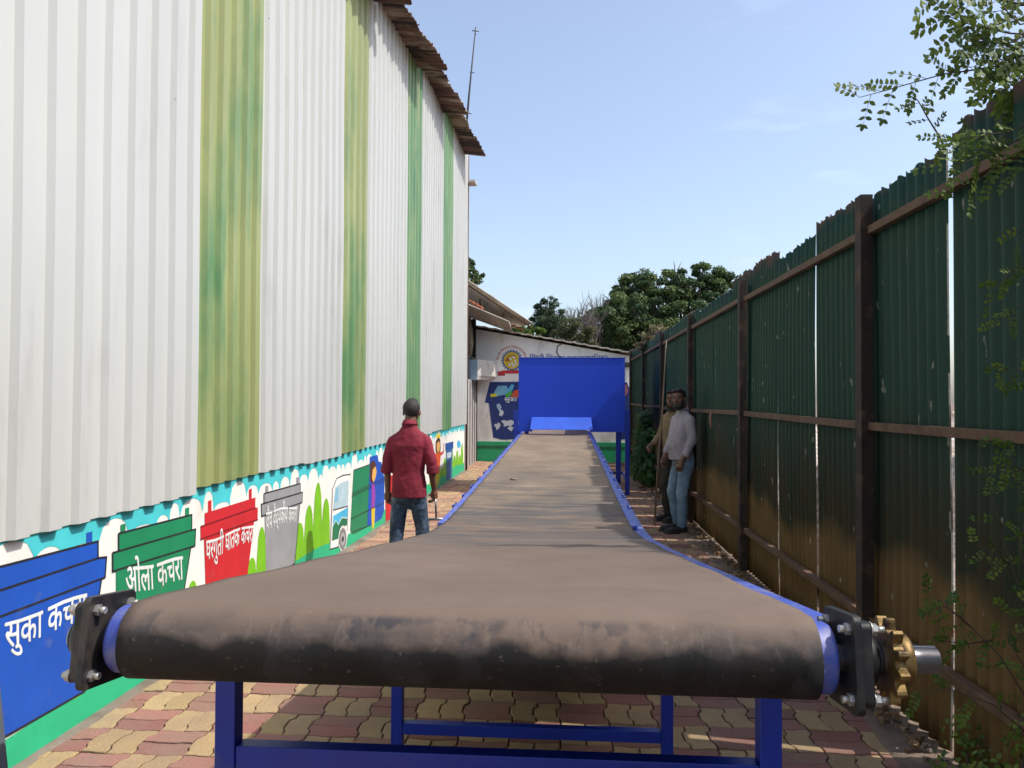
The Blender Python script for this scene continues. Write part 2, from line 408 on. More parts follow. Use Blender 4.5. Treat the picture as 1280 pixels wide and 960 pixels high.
# grass band and bushes
m_ = Mural(); n = 120
ys_ = [-3+(wall_end+3)*k/n for k in range(n+1)]
gz = lambda y: .185+.035*math.sin(y*1.3)+.015*math.sin(y*3.7)
for k in range(n):
    m_.poly([wsz(ys_[k], 0, .002), wsz(ys_[k+1], 0, .002), wsz(ys_[k+1], gz(ys_[k+1]), .002), wsz(ys_[k], gz(ys_[k]), .002)], EMER)
m_.done('painted_grass', plinth, to_plinth)
def bush(s0, s1, z0, hs):
    top = []; n = len(hs); wd_ = (s1-s0)/n
    for i, h in enumerate(hs):
        for k in range(9):
            t_ = k/8; top.append((s0+wd_*(i+t_), z0 + (h-z0)*(.45+.55*math.sqrt(max(0, 1-(2*t_-1)**2)))))
    m_ = Mural()
    for a_, b_ in zip(top[:-1], top[1:]):
        if b_[0]-a_[0] < 1e-6: continue
        m_.poly([wsz(a_[0], gz(a_[0])-.02, .0024), wsz(b_[0], gz(b_[0])-.02, .0024), wsz(b_[0], b_[1], .0024), wsz(a_[0], a_[1], .0024)], LIME)
    m_.done('painted_bush', plinth, to_plinth)
def sy(x, y): return wp(x, y).y
for (xa, xb, y_, hs) in ((92,103,850,(.3,.22)),(232,262,760,(.44,.34)),(308,332,720,(.40,.60)),(368,412,660,(.50,.62,.80,.62)),
                         (537,558,570,(.30,.38,.45,.34,.48)),(563,579,560,(.60,.44,.52,.40,.62))):
    bush(sy(xa, y_), min(sy(xb, y_), wall_end-.02), .12, hs)
def painted_bin(body, bands, handles, col, dark, text=None, tq=None, tcol=(.72,.74,.72)):
    m_ = Mural()
    for k, P in enumerate(body): m_.poly(W(P, .0032 + .0004*k), col)
    for P in bands: m_.stroke(W(P, .0044), .011, dark)
    for P in handles: m_.poly(W(P, .0028), col)
    o = m_.done('painted_bin', plinth, to_plinth)
    if text: quad_text(text, *tq, tcol, o, .0050, .009)
    return o
bluC=(.006,.075,.42); grnC=(.005,.21,.085); redC=(.52,.015,.022); gryC=(.27,.28,.29)
painted_bin([Z1([(-330,470),(278,312),(278,360),(302,357),(298,415),(288,420),(240,740),(30,860),(-200,990),(-300,600),(-330,590)])],
            [Z1([(-330,470),(278,312),(278,360),(-330,560)]), Z1([(278,360),(302,357),(298,415),(-330,650)]), Z1([(288,420),(240,740),(30,860),(-200,990)])],
            [Z1([(245,288),(262,284),(262,320),(245,325)])], bluC, BLK, "सुका कचरा", Z1([(8,550),(243,462),(16,648),(243,568)]))
painted_bin([Z1([(337,290),(546,236),(546,280),(557,277),(555,325),(543,330),(520,480),(480,560),(345,600),(330,500),(330,400),(320,398),(320,345),(337,340)])],
            [Z1([(337,290),(546,236),(546,280),(320,345),(320,398),(555,325),(557,277),(546,280)]), Z1([(543,330),(520,480)]), Z1([(337,290),(337,340)])],
            [Z1([(343,265),(357,261),(357,290),(343,294)]), Z1([(528,218),(539,215),(539,240),(528,243)])], grnC, BLK, "ओला कचरा", Z1([(357,362),(520,330),(357,465),(520,425)]))
painted_bin([Z2([(55,432),(280,362),(280,408),(291,406),(290,460),(275,465),(240,748),(60,778),(52,545),(37,548),(36,492),(55,487)])],
            [Z2([(36,492),(280,408)]), Z2([(36,548),(290,460)])],
            [Z2([(70,378),(85,373),(85,425),(70,430)]), Z2([(252,326),(264,322),(264,370),(252,374)])], redC, (.20,.005,.01), "घरगुती घातक कचरा", Z2([(58,520),(272,452),(60,672),(270,585)]))
painted_bin([Z2([(318,345),(480,300),(480,342),(490,338),(488,384),(478,388),(455,655),(350,726),(328,724),(322,442),(308,446),(306,392),(318,388)])],
            [Z2([(318,345),(480,300),(480,342),(306,392),(308,446),(488,384),(490,338),(480,342)]), Z2([(478,388),(455,655),(350,726)]), Z2([(318,345),(318,388)])],
            [Z2([(325,312),(338,308),(338,342),(325,346)]), Z2([(463,273),(475,270),(475,302),(463,305)])], gryC, BLK, "जैव वैद्यकीय कचरा", Z2([(325,395),(465,372),(325,530),(462,492)]))
# painted collection van
m_ = Mural()
P = lambda pts, k: W(Z6(pts), .0030+.0005*k)
m_.poly(P([(248,800),(258,640),(265,440),(290,375),(330,355),(372,350),(366,560),(360,700),(345,770),(300,785)], 0), WHT)
m_.poly(P([(268,565),(282,430),(318,400),(362,385),(358,535)], 1), (.40,.55,.60))
m_.poly(P([(272,520),(286,440),(300,425),(300,510)], 2), (.22,.48,.62))
m_.poly(P([(266,660),(270,600),(356,548),(354,610),(322,605),(300,650),(285,625)], 1), (.06,.42,.66))
m_.poly(P([(262,750),(266,665),(285,630),(300,655),(322,612),(354,615),(352,655),(318,668),(302,735)], 2), (.01,.16,.07))
m_.poly(P([(372,690),(392,325),(490,290),(485,660),(392,712)], 1), (.01,.20,.085))
m_.poly(P([(474,662),(490,245),(535,232),(543,275),(558,275),(577,380),(575,570),(560,615),(495,657)], 2), bluC)
for a_ in ([(382,468),(575,372)], [(380,483),(575,388)], [(375,618),(575,520)], [(377,700),(492,655)], [(392,325),(490,290)]): m_.stroke(P(a_, 4), .010, BLK)
for a_ in ([(250,800),(258,640),(265,440),(290,375),(330,355),(372,350)], [(268,565),(358,540),(352,690)], [(248,800),(300,785),(312,690)]): m_.stroke(P(a_, 4), .011, BLK)
def disc(cx, cy, rx, ry, col, k): m_.poly(P([(cx+rx*math.cos(2*PI*i/24), cy+ry*math.sin(2*PI*i/24)-.28*rx*math.cos(2*PI*i/24)) for i in range(24)], k), col)
disc(326, 735, 26, 78, (.70,.70,.68), 3); disc(326, 738, 22, 66, (.20,.20,.21), 4); disc(326, 738, 13, 40, (.38,.38,.38), 5); disc(326, 738, 6, 18, BLK, 6)
m_.done('painted_van', plinth, to_plinth)
m_ = Mural()
m_.poly(P([(500,410),(518,408),(522,480),(516,552),(498,554)], 4), (.28,.05,.38))
m_.poly(P([(498,552),(520,546),(518,620),(512,672),(503,682),(499,620)], 4), (.62,.48,.03))
m_.poly(P([(488,330),(492,285),(505,266),(520,275),(526,300),(520,370),(508,402),(490,392)], 4), (.08,.025,.01))
m_.poly(P([(506,320),(524,302),(529,335),(522,372),(510,400),(501,370)], 5), (.70,.38,.10))
m_.poly(P([(582,375),(628,352),(628,612),(584,633)], 3), redC)
m_.done('painted_figure', plinth, to_plinth)
m_ = Mural()
m_.poly(P([(878,262),(884,225),(915,212),(914,262),(906,345),(890,352)], 1), (.66,.09,.02))
m_.poly(P([(888,350),(907,345),(905,412),(899,416),(897,370),(894,420),(888,422)], 1), (.62,.50,.03))
m_.poly(P([(884,200),(886,150),(900,128),(912,140),(915,190),(912,225),(890,225)], 1), (.06,.02,.01))
m_.poly(P([(891,200),(892,165),(903,150),(911,165),(909,205),(900,222)], 2), (.66,.36,.10))
m_.poly(P([(888,130),(890,100),(897,118),(903,95),(908,115),(914,98),(913,132)], 3), (.72,.55,.02))
m_.stroke(P([(880,240),(868,215),(870,170)], 2), .05, (.66,.36,.10)); m_.stroke(P([(914,230),(932,215),(934,165)], 2), .05, (.55,.03,.02))
m_.done('painted_figure', plinth, to_plinth)
m_ = Mural()
m_.poly(P([(947,200),(986,190),(982,372),(950,388)], 1), (.02,.10,.28)); m_.poly(P([(943,165),(991,152),(991,196),(944,208)], 2), (.006,.07,.30))
m_.poly(P([(952,222),(980,214),(979,246),(953,256)], 3), (.45,.55,.62))
m_.done('painted_bin', plinth, to_plinth)
m_ = Mural(); m_.poly(P([(1012,165),(1020,145),(1030,150),(1036,165),(1034,185),(1024,192),(1015,185)], 1), (.05,.42,.70)); m_.done('painted_splash', plinth, to_plinth)

# ribbed cladding
shed = empty('metal_shed', (wallX(9)-3, 9, 0), 'tall shed clad in white ribbed sheet with green stripes, rusty roof edge', 'shed')
ts = lambda P: Vector(P) - Vector((wallX(9)-3, 9, 0))
def topz(y): return 6.60 + .067*(y-10.6)
prof = [(0, 0), (.085, 0), (.105, .030), (.190, .030), (.21, 0)]
sheets = []
y_ = 4.86; 
def sid(i): return i
edges = [(-3.7,'w'),(-2.65,'w'),(-1.6,'w'),(-.55,'w'),(.50,'w'),(1.55,'w'),(2.60,'w'),(3.65,'w'),(4.70,'g'),(5.65,'w'),(6.70,'w'),(7.72,'g'),(8.62,'w'),(9.70,'w'),(10.73,'g'),(11.75,'w'),(12.75,'w'),(13.75,'g'),(14.84,'w'),(15.85,'w'),(wall_end+.06,'end')]
edges = [(y, 'w' if (c == 'g' and y < 3) else c) for y, c in edges]
q = random.Random(4)
for (a_, c_), (b_, _) in zip(edges[:-1], edges[1:]):
    n = max(3, round((b_-a_)/.21)); pw = (b_-a_)/n
    us = []
    for k in range(n):
        for (u, h) in prof[:-1]: us.append((a_ + k*pw + u/.21*pw, h))
    us.append((b_+.02, 0)); 
    zb = 1.010 + q.uniform(-.018, .022); lean = q.uniform(0, .003)
    if a_ < 3.7 and b_ > 3.5: zb -= .01
    V = []; Fs = []; nz_ = 12
    for k in range(nz_+1):
        for (s_, h) in us:
            z0 = zb; z1 = topz(s_)+.1; z = z0+(z1-z0)*k/nz_
            wob = .003*math.sin(z*2.3+a_)+.002*math.sin(s_*4+z)
            V.append(ts(wsz(s_, z, .012+lean+h+wob)))
    m = len(us)
    for k in range(nz_):
        for i in range(m-1): Fs.append((k*m+i, k*m+i+1, (k+1)*m+i+1, (k+1)*m+i))
    mb = MB(); mb.add(V, Fs); o = mb.build('cladding_sheet', CLADW if c_ == 'w' else (CLADG2 if a_ > 10 else CLADG), shed, fix=False)
    sm_ = o.modifiers.new('thick', 'SOLIDIFY'); sm_.thickness = .002; sm_.offset = 0
# far end wall, back, inside frame of the shed
mb = MB(); e = wall_end
mb.box(ts((-9, e-.04, 0)), ts((wallX(e)-.03, e, topz(e)-.05))); mb.build('end_wall', CLADW, shed)
mb = MB(); mb.box(ts((-9, -3.5, 0)), ts((-8.9, e, 6.9))); mb.box(ts((-9, -3.5, 0)), ts((wallX(-3.5)-.03, -3.45, 5.9))); mb.build('rear_wall', CLADW, shed)
mb = MB(); mb.tube([ts((wallX(e)+.035, e+.10, .0)), ts((wallX(e)+.035, e+.10, topz(e)))], .025, 8); mb.build('corner_pipe', RUST, shed)

# roof sheets along the eave, rib ends towards the lane
def roof_group(y0, o0, z0, y1, o1, z1, sd_):
    q = random.Random(sd_); nu = 90; nv = 6; V = []; Fs = []
    for i in range(nu+1):
        t = i/nu; y = y0+(y1-y0)*t; o = o0+(o1-o0)*t; ze = z0+(z1-z0)*t
        jag = .02*math.sin(int(t*5)*2.3) + (.015 if i % 7 < 3 else 0)
        for j in range(nv+1):
            f = j/nv; x = -1.6 + (o+jag+1.6)*f
            z = ze + .12*(o+.1-x)/1 + .017*math.cos(t*(y1-y0)/.125*2*PI) + .02*math.sin(t*5+sd_)
            V.append(ts(Vector((wallX(y)+x, y, z))))
    for i in range(nu):
        for j in range(nv): a = i*(nv+1)+j; Fs.append((a, a+1, a+nv+2, a+nv+1))
    mb = MB(); mb.add(V, Fs, 0, True); o = mb.build('roof_sheet', ROOFR, shed, fix=False)
    md = o.modifiers.new('thick', 'SOLIDIFY'); md.thickness = .008; md.offset = 1
for k, a in enumerate([(-3.4,.3,5.35,1.0,.45,5.5),(.9,.25,5.62,3.7,.42,5.70),(3.6,.25,5.9,6.3,.45,5.95),(6.2,.27,6.16,8.9,.48,6.22),(8.8,.27,6.38,11.35,.50,6.50),(11.25,.27,6.70,13.65,.50,6.68),(13.55,.27,6.86,16.42,.50,6.82)]):
    roof_group(*a, k)
mb = MB(); mb.box(ts((wallX(16.5)-.4, 16.95, 6.42)), ts((wallX(17)+.20, 17.3, 6.47))); mb.build('gutter_stub', ASB, shed)
# antenna on the roof
ant = empty('antenna_mast', (-2.12, 16.6, 6.95), 'thin leaning mast with small cross pieces above the far end of the shed roof', 'antenna')
mb = MB(); mb.tube([(0,0,-.05),(.10,.02,1.25),(.24,.03,2.80)], [.026,.022,.011], 8)
mb.tube([(.05,.02,.9),(.16,.02,.88)], .010, 6); mb.tube([(.12,.025,1.8),(.22,.025,1.78)], .009, 6); mb.tube([(.16,.03,2.72),(.31,.03,2.70)], .01, 6); mb.tube([(.235,-.06,2.62),(.235,.10,2.66)], .009, 6)
mb.build('mast', mat('dark mast', (.03,.03,.035), .6), ant)

# ---------------------------------------------------------------- end building
EB = 19.5
eb = empty('end_building', (0, EB, 0), 'white gable building closing the lane, with painted blue bins and green base band', 'building')
te = lambda P: Vector(P) - Vector((0, EB, 0))
WALL2 = mat('stained white render', (.80, .78, .74), .85, noise=(1.2, .08), dirt=((.36, .32, .27), 1.4, .52, .8, (1,1,.5)), bump=(30, .3, .004))
mb = MB(); mb.prism([(-3.6,0),(1.90,0),(1.90,2.66),(-1.2,3.20),(-3.6,3.62)], 0, 5, 'y'); mb.build('wall', WALL2, eb)
# little rebuild: prism along y needs (u,v)->(u,t,v)
rf = MB(); 
V = []; Fs = []; n = 60
for i in range(n+1):
    x = -3.6 + (2.03+3.6)*i/n; z = 3.68 - (x+3.6)*.1735 + .012*math.cos(i*2.1)
    for (yy, dz) in ((-.16, 0), (5.1, 0), (5.1, .035), (-.16, .03)): V.append((x, yy, z+dz))
for i in range(n):
    for k in range(4): Fs.append((i*4+k, i*4+(k+1) % 4, (i+1)*4+(k+1) % 4, (i+1)*4+k))
rf.add(V, Fs); rf.build('roof', ASB, eb)
mb = MB(); mb.box((1.50,-.06,2.40),(1.93,-.003,2.52)); mb.build('ledge', mat('dark ledge', (.10,.09,.08), .9), eb)
mb = MB(); mb.box((-2.12,-.022,0),(1.90,-.002,.50)); mb.build('base_band', paint((.015,.33,.13)), eb)
mb = MB(); mb.box((-2.12,-.027,.33),(1.90,-.0235,.40)); mb.build('dark_stripe', paint((.01,.12,.05)), eb)
fn = Vector((0,-1,0))
def E_(pts, off): return [atY(560+x/3.2, 320+y/3.2, EB-off) for x, y in pts]
def H_(pts, off): return [atY(540+x/5.333, 380+y/5.333, EB-off) for x, y in pts]
NAVY=(.008,.028,.16)
m_ = Mural()
m_.poly(H_([(385,520),(800,515),(1000,520),(1040,655),(1005,665),(960,890),(465,905),(408,890),(378,662),(352,655)], .003), NAVY)
m_.poly(H_([(412,590),(440,545),(500,545),(505,600),(430,615)], .005), (.18,.45,.60))
m_.poly(H_([(480,595),(530,535),(548,540),(520,620)], .006), (.10,.42,.65)); m_.poly(H_([(388,600),(432,596),(430,618),(392,620)], .006), (.55,.52,.03))
m_.poly(H_([(484,605),(530,575),(535,600),(500,622)], .007), (.06,.40,.04)); m_.poly(H_([(524,620),(545,580),(600,560),(640,620)], .007), (.62,.09,.03))
m_.poly(H_([(430,670),(450,662),(465,690),(450,712),(434,695)], .005), (.30,.45,.60))
for c_ in ((460,725,14,24),(437,815,18,22),(505,795,40,22),(525,830,18,14),(560,775,10,20),(600,800,30,26)):
    m_.poly(H_([(c_[0]+c_[2]*math.cos(t)*(1+.35*math.sin(3*t+c_[0])), c_[1]+c_[3]*math.sin(t)*(1+.3*math.cos(4*t+c_[1]))) for t in [2*PI*i/18 for i in range(18)]], .0055), (.50,.55,.60))
m_.stroke(H_([(395,620),(515,955)], .008), .010, (.05,.06,.08), nrm=fn)
o = m_.done('painted_bin', eb, te)
a, b_, c, d = [E_([p], .0085)[0] for p in ((225,587),(345,587),(225,566),(345,566))]
lettering("सुका कचरा", lambda u, v: (a*(1-u)+b_*u)*(1-v)+(c*(1-u)+d*u)*v, (.70,.72,.75), o, te, .006, nrm=fn)
m_ = Mural()
m_.poly(E_([(690,505),(716,505),(742,575),(738,582),(730,590),(722,730),(690,735)], .003), NAVY)
m_.poly(E_([(700,520),(714,512),(722,540),(712,560),(700,560)], .005), (.30,.10,.12)); m_.done('painted_bin', eb, te)
# emblem: cog, disc, arc of lettering, ribbon
m_ = Mural(); cx_, cy_ = 256, 418
T = lambda r, t: (cx_+r*math.cos(t), cy_+r*math.sin(t))
for k in range(22):
    t = 2*PI*k/22; m_.poly(E_([T(33,t-.06),T(43,t-.05),T(43,t+.09),T(33,t+.10)], .004), (.02,.10,.32))
m_.poly(E_([T(38, 2*PI*i/40) for i in range(40)], .003), (.02,.10,.32)); m_.poly(E_([T(34, 2*PI*i/40) for i in range(40)], .0045), (.62,.45,.03))
m_.poly(E_([(228,420),(238,404),(246,420)], .006), (.4,.05,.02))
for i, (x_, y_) in enumerate(((250,412),(262,405),(268,420),(256,430),(272,432),(246,436),(262,440))):
    m_.poly(E_([(x_-5,y_),(x_-1,y_-7),(x_+6,y_-2),(x_+3,y_+6)], .006), (.72,.72,.70))
m_.stroke(E_([(240,402),(256,396),(272,402)], .006), .02, (.35,.05,.02), nrm=fn)
m_.poly(E_([(214,458),(300,456),(300,470),(216,470)], .0065), (.50,.02,.03)); m_.poly(E_([(198,462),(222,460),(230,478),(200,480)], .006), (.40,.015,.03))
o = m_.done('painted_emblem', eb, te)
q2 = lambda body, cen, r, t0, t1: lettering(body, lambda u, v: E_([(cx_+(r+12*v)*math.cos(t0+(t1-t0)*u), cy_+(r+12*v)*math.sin(t0+(t1-t0)*u))], .006)[0], (.50,.10,.08), o, te, .006, nrm=fn)
q2("िपंपरी िचंचवड महानगरपािलका", 0, 50, PI*1.02, PI*1.98)
def flat_txt(body, x0, x1, yb, yt, col, off=.004, bold=.010, par=eb):
    a, b_, c, d = [E_([p], off)[0] for p in ((x0,yb),(x1,yb),(x0,yt),(x1,yt))]
    lettering(body, lambda u, v: (a*(1-u)+b_*u)*(1-v)+(c*(1-u)+d*u)*v, col, par, te, .006, nrm=fn)
flat_txt("िपंपरी िचंचवड महानगरपािलका", 328, 640, 424, 392, (.02,.05,.30))
m_ = Mural(); m_.stroke(E_([(455,350),(438,362),(434,385),(445,402),(455,408)], .004), .035, (.16,.13,.10), nrm=fn); m_.done('stain', eb, te)

# grey shutter wall between shed and end building, box canopy, dark gap, awning roofs
sw = empty('shutter_wall', (-2.12, 18.2, 0), 'weathered grey shutter wall in the gap past the shed', 'wall')
GREYW = mat('grey weathered board', (.34,.32,.31), .85, noise=(3,.12,(1,1,.3)), dirt=((.18,.16,.15), 2, .5, .75, (1,1,.3)))
mb = MB(); mb.box((-.10,-1.22,0),(0,1.26,2.04)); mb.build('panel', GREYW, sw)
mb = MB()
for k in range(1, 5): mb.box((0,-1.2+k*.5,.02),(.012,-1.19+k*.5,2.0))
mb.box((0,1.20,0),(.02,1.26,2.04)); mb.build('batten', mat('dark gap wood', (.02,.018,.016), .9), sw)
mb = MB(); mb.box((-2.2,.2,2.6),(-2.1,1.28,3.45)); mb.box((-2.2,-1.22,2.1),(-2.15,1.28,4.4)); mb.box((-.14,1.10,2.0),(-.02,1.24,3.6)); mb.build('recess_shade', mat('painted interior shade', (.012,.011,.010), .9), sw)  # near-black boxes: the shade inside the opening is put into their colour
CANB = mat('pale blue grey paint', (.25,.36,.43), .7, noise=(3,.15), dirt=((.10,.11,.11), 3,.55,.75)); CANW = mat('grubby cream paint', (.50,.47,.42), .7, noise=(3,.12), dirt=((.2,.18,.15), 3,.55,.75))
mb = MB(); V = [(x, y, z) for z, k in ((2.04, .82), (2.14, 1.0), (2.53, .93)) for (x, y) in ((-.05,.12),(.15*k,.12),(.50*k,.72),(.50*k,1.2),(-.05,1.2))]
Fs = [[4,3,2,1,0],[10,11,12,13,14]]
for l in range(2):
    for i in range(5): j = (i+1) % 5; Fs.append([l*5+i, l*5+j, (l+1)*5+j, (l+1)*5+i])
mb.add(V, Fs); mb.m = [1 if f in (Fs[3], Fs[4], Fs[8], Fs[9]) else 0 for f in Fs]; mb.build('box_canopy', [CANB, CANW], sw, bevel=.01)
mb = MB(); mb.box((-.1,.05,2.56),(.02,1.26,2.585)); mb.build('ledge', CONC, sw)
mb = MB(); mb.tube([(-.06,.1,3.55),(-.05,.1,3.2),(-.02,.08,2.9),(-.04,.1,2.62)], [.05,.16,.13,.10], 8, flat=.5); mb.build('torn_sacking', mat('sacking', (.22,.17,.12), .95, noise=(9,.4)), sw)
def slab_sheet(name, P, thick, m, par, n=16, amp=.014):
    """corrugated sheet through four corners A(high,near) B(high,far) C(low,far) D(low,near)"""
    A, B, C_, D = [Vector(p) for p in P]; V = []; Fs = []; nu = n*6
    for i in range(nu+1):
        t = i/nu; a_ = A.lerp(B, t); d_ = D.lerp(C_, t)
        for j in range(4): p = a_.lerp(d_, j/3); V.append(p+Vector((0,0,amp*math.cos(t*n*2*PI))))
    for i in range(nu):
        for j in range(3): k = i*4+j; Fs.append((k, k+1, k+5, k+4))
    mb = MB(); mb.add(V, Fs, 0, True); o = mb.build(name, m, par, fix=False)
    md = o.modifiers.new('t', 'SOLIDIFY'); md.thickness = thick; md.offset = 1; return o
aw = empty('awning_roof', (-2.0, 18.4, 0), 'two overlapping brown asbestos awning sheets over the gap beside the shed', 'awning')
ta = lambda p: Vector(p)-Vector((-2.0,18.4,0))
slab_sheet('roof_sheet', [ta(p) for p in ((-2.9,18.3,4.87),(-2.9,20.4,4.13),(-1.22,20.4,3.49),(-.67,18.3,3.375))], .02, ASB, aw)
slab_sheet('roof_sheet', [ta(atY(*p)) for p in ((548,366,17.5),(548,383,19.2),(641,416,19.2),(636,403,17.5))], .02, ASB, aw, 10)
for (pa, pb) in (((585,354,18.34),(663,406,18.34)), ((600,372,18.6),(600,392,20.3)), ((630,388,18.5),(625,401,20.2))):
    mb = MB(); mb.tube([ta(atY(*pa))-Vector((0,0,.05)), ta(atY(*pb))-Vector((0,0,.05))], .022, 6); mb.build('rafter', RUST, aw)
mb = MB()
for k in range(7): mb.ball(ta((-2.16+k*.05+.02*(k % 2), 18.2, 3.92-.03*k)), (.045,.05,.03), 7, 5)
for k in range(5): mb.ball(ta((-1.18+k*.06, 18.6, 3.36+.015*(k % 2)-.02*k)), (.045,.05,.028), 7, 5)
mb.build('roof_rubble', mat('brick bits', (.32,.10,.05), .9, noise=(20,.4)), aw)

# ---------------------------------------------------------------- fence on the right
fence = empty('sheet_fence', (1.7, 9, 0), 'tall dark green corrugated sheet fence with rusty posts and brown lower half', 'fence')
tf = lambda p: Vector(p)-Vector((1.7, 9, 0))
def fence_mat():
    m = bpy.data.materials.new('green fence sheet'); m.use_nodes = True; t = m.node_tree; N = t.nodes; K = t.links; p = N['Principled BSDF']
    p.inputs['Roughness'].default_value = .5; p.inputs['Specular IOR Level'].default_value = .25
    co = N.new('ShaderNodeTexCoord'); sx = N.new('ShaderNodeSeparateXYZ'); K.new(co.outputs['Object'], sx.inputs[0])
    def noi(sc, st, d=6):
        mp_ = N.new('ShaderNodeMapping'); mp_.inputs['Scale'].default_value = st; K.new(co.outputs['Object'], mp_.inputs[0])
        n_ = N.new('ShaderNodeTexNoise'); n_.inputs['Scale'].default_value = sc; n_.inputs['Detail'].default_value = d; K.new(mp_.outputs[0], n_.inputs['Vector']); return n_.outputs['Fac']
    def mth(op, a, b=None, c=None):
        n_ = N.new('ShaderNodeMath'); n_.operation = op
        for i, v in enumerate((a, b, c)):
            if v is None: continue
            if isinstance(v, (int, float)): n_.inputs[i].default_value = v
            else: K.new(v, n_.inputs[i])
        return n_.outputs[0]
    def mix(f, a, b):
        x = N.new('ShaderNodeMix'); x.data_type = 'RGBA'; K.new(f, x.inputs['Factor'])
        for k, v in (('A', a), ('B', b)):
            if isinstance(v, tuple): x.inputs[k].default_value = (*v, 1)
            else: K.new(v, x.inputs[k])
        return x.outputs['Result']
    def rng(v, a, b):
        r_ = N.new('ShaderNodeMapRange'); r_.inputs[1].default_value = a; r_.inputs[2].default_value = b; K.new(v, r_.inputs[0]); return r_.outputs[0]
    n1 = noi(1.1, (1,1,.6)); edge = mth('ADD', sx.outputs['Z'], mth('MULTIPLY', mth('SUBTRACT', n1, .5), .7))
    g = mix(noi(6, (1,1,.15)), (.006,.033,.023), (.018,.064,.044))
    br = mix(noi(7, (1,1,.25)), (.085,.052,.022), (.21,.125,.045))
    mid = mix(rng(noi(4,(1,1,.3)), .35, .65), (.016,.026,.014), (.042,.034,.017))
    c1 = mix(rng(edge, 1.0, 1.55), mid, g)
    c2 = mix(rng(edge, .70, .84), br, c1)
    # pale worn patches and rust at the tops
    c3 = mix(mth('MULTIPLY', rng(noi(26, (1,1,.3)), .68, .72), .6), c2, (.42,.40,.33))
    topn = mth('ADD', sx.outputs['Z'], mth('MULTIPLY', noi(5, (1,1,1)), .25))
    c4 = mix(rng(topn, 2.85, 2.93), c3, (.11,.065,.045))
    K.new(c4, p.inputs['Base Color'])
    b_ = N.new('ShaderNodeBump'); b_.inputs['Strength'].default_value = .3; b_.inputs['Distance'].default_value = .006
    K.new(noi(9, (1,1,.3)), b_.inputs['Height']); K.new(b_.outputs[0], p.inputs['Normal'])
    return m
FEN = fence_mat()
GALV = mat('bare sheet edge', (.46,.44,.38), .6, noise=(30,.3), dirt=((.10,.08,.05), 7, .48, .60, (1,1,.5)))
q = random.Random(8)
SEAM = [-1.6,-.75,.1,.97,1.83,2.70,3.58,4.52,5.40,6.30,7.10,7.95,8.85,9.75,10.65,11.6,12.5,13.4,14.3,15.2,16.1,17.0,17.9,18.8,19.45]
GAPS = {3.58:.045, 4.52:.055, 5.40:.075, 6.30:.07, 7.95:.10, 8.85:.10}
for k, (y_, yn) in enumerate(zip(SEAM[:-1], SEAM[1:])):
    wd_ = yn-y_; gap = GAPS.get(yn, .03 if yn < 8 else q.uniform(.07, .13)); amp = .016; n = 9*10
    zt = 2.755 + q.uniform(-.04, .05) + (.05 if y_ < 3.45 and y_ > 1.5 else 0); tl = q.uniform(-.03, .03); lean = q.uniform(-.012, .012); nz_ = 16
    V = []; Fs = []; off = .042 + .002*(k % 2); bl, brr = q.uniform(0, 6), q.uniform(0, 6); cl = q.uniform(.5,1)*.010; cr_ = q.uniform(.5,1)*.010
    for a in range(nz_+1):
        for i in range(n+1):
            t = i/n; u = t*(wd_-gap)
            z = .03 + (zt+tl*t-.03)*a/nz_
            if a == nz_: z += .010*math.sin(i*.9+k) - (.05*max(0, t-.85)/.15 if k % 4 == 1 else 0)
            ed = (1-t)**8*cl*math.sin(z*2.7+bl) + t**8*cr_*math.sin(z*3.1+brr)
            V.append(tf((1.7+off+amp*math.cos(i/10*2*PI)+.006*math.sin(z*1.7+k), y_+u+ed+lean*(z-1.4)*.5, z)))
    for a in range(nz_):
        for i in range(n): p_ = a*(n+1)+i; Fs.append((p_, p_+1, p_+n+2, p_+n+1))
    mb = MB(); mb.add(V, Fs, 0, True)
    e0, e1 = q.choice([0, 1, 2]), q.choice([1, 2, 3])
    mb.m = [1 if ((i % n) < e0 or (i % n) >= n-e1) and math.sin((i//n)*1.7+k*2.1) > -.75 else 0 for i in range(len(mb.f))]
    o = mb.build('sheet', [FEN, GALV], fence, fix=False)
    md = o.modifiers.new('t', 'SOLIDIFY'); md.thickness = .0015
POSTM = mat('dark rusty post', (.024,.015,.011), .75, noise=(12,.4), dirt=((.12,.06,.03), 7, .52, .75), bump=(50,.3,.003))
for yp in (-1.3, 1.5, 4.33, 7.16, 9.98, 12.75, 15.5, 18.3):
    mb = MB(); h_ = 2.72 + q.uniform(-.03,.04)
    mb.box(tf((1.635, yp-.045, -.05)), tf((1.641, yp+.045, h_))); mb.box(tf((1.641, yp-.045, -.05)), tf((1.70, yp-.039, h_))); mb.box(tf((1.641, yp+.039, -.05)), tf((1.70, yp+.045, h_)))
    mb.build('post', POSTM, fence, bevel=.002)
RAILM = mat('weathered rail', (.12,.068,.038), .75, noise=(9,.3), dirt=((.07,.035,.02), 8, .5, .7), bump=(50,.3,.003))
ps = (-1.3, 1.5, 4.33, 7.16, 9.98, 12.75, 15.5, 18.3)
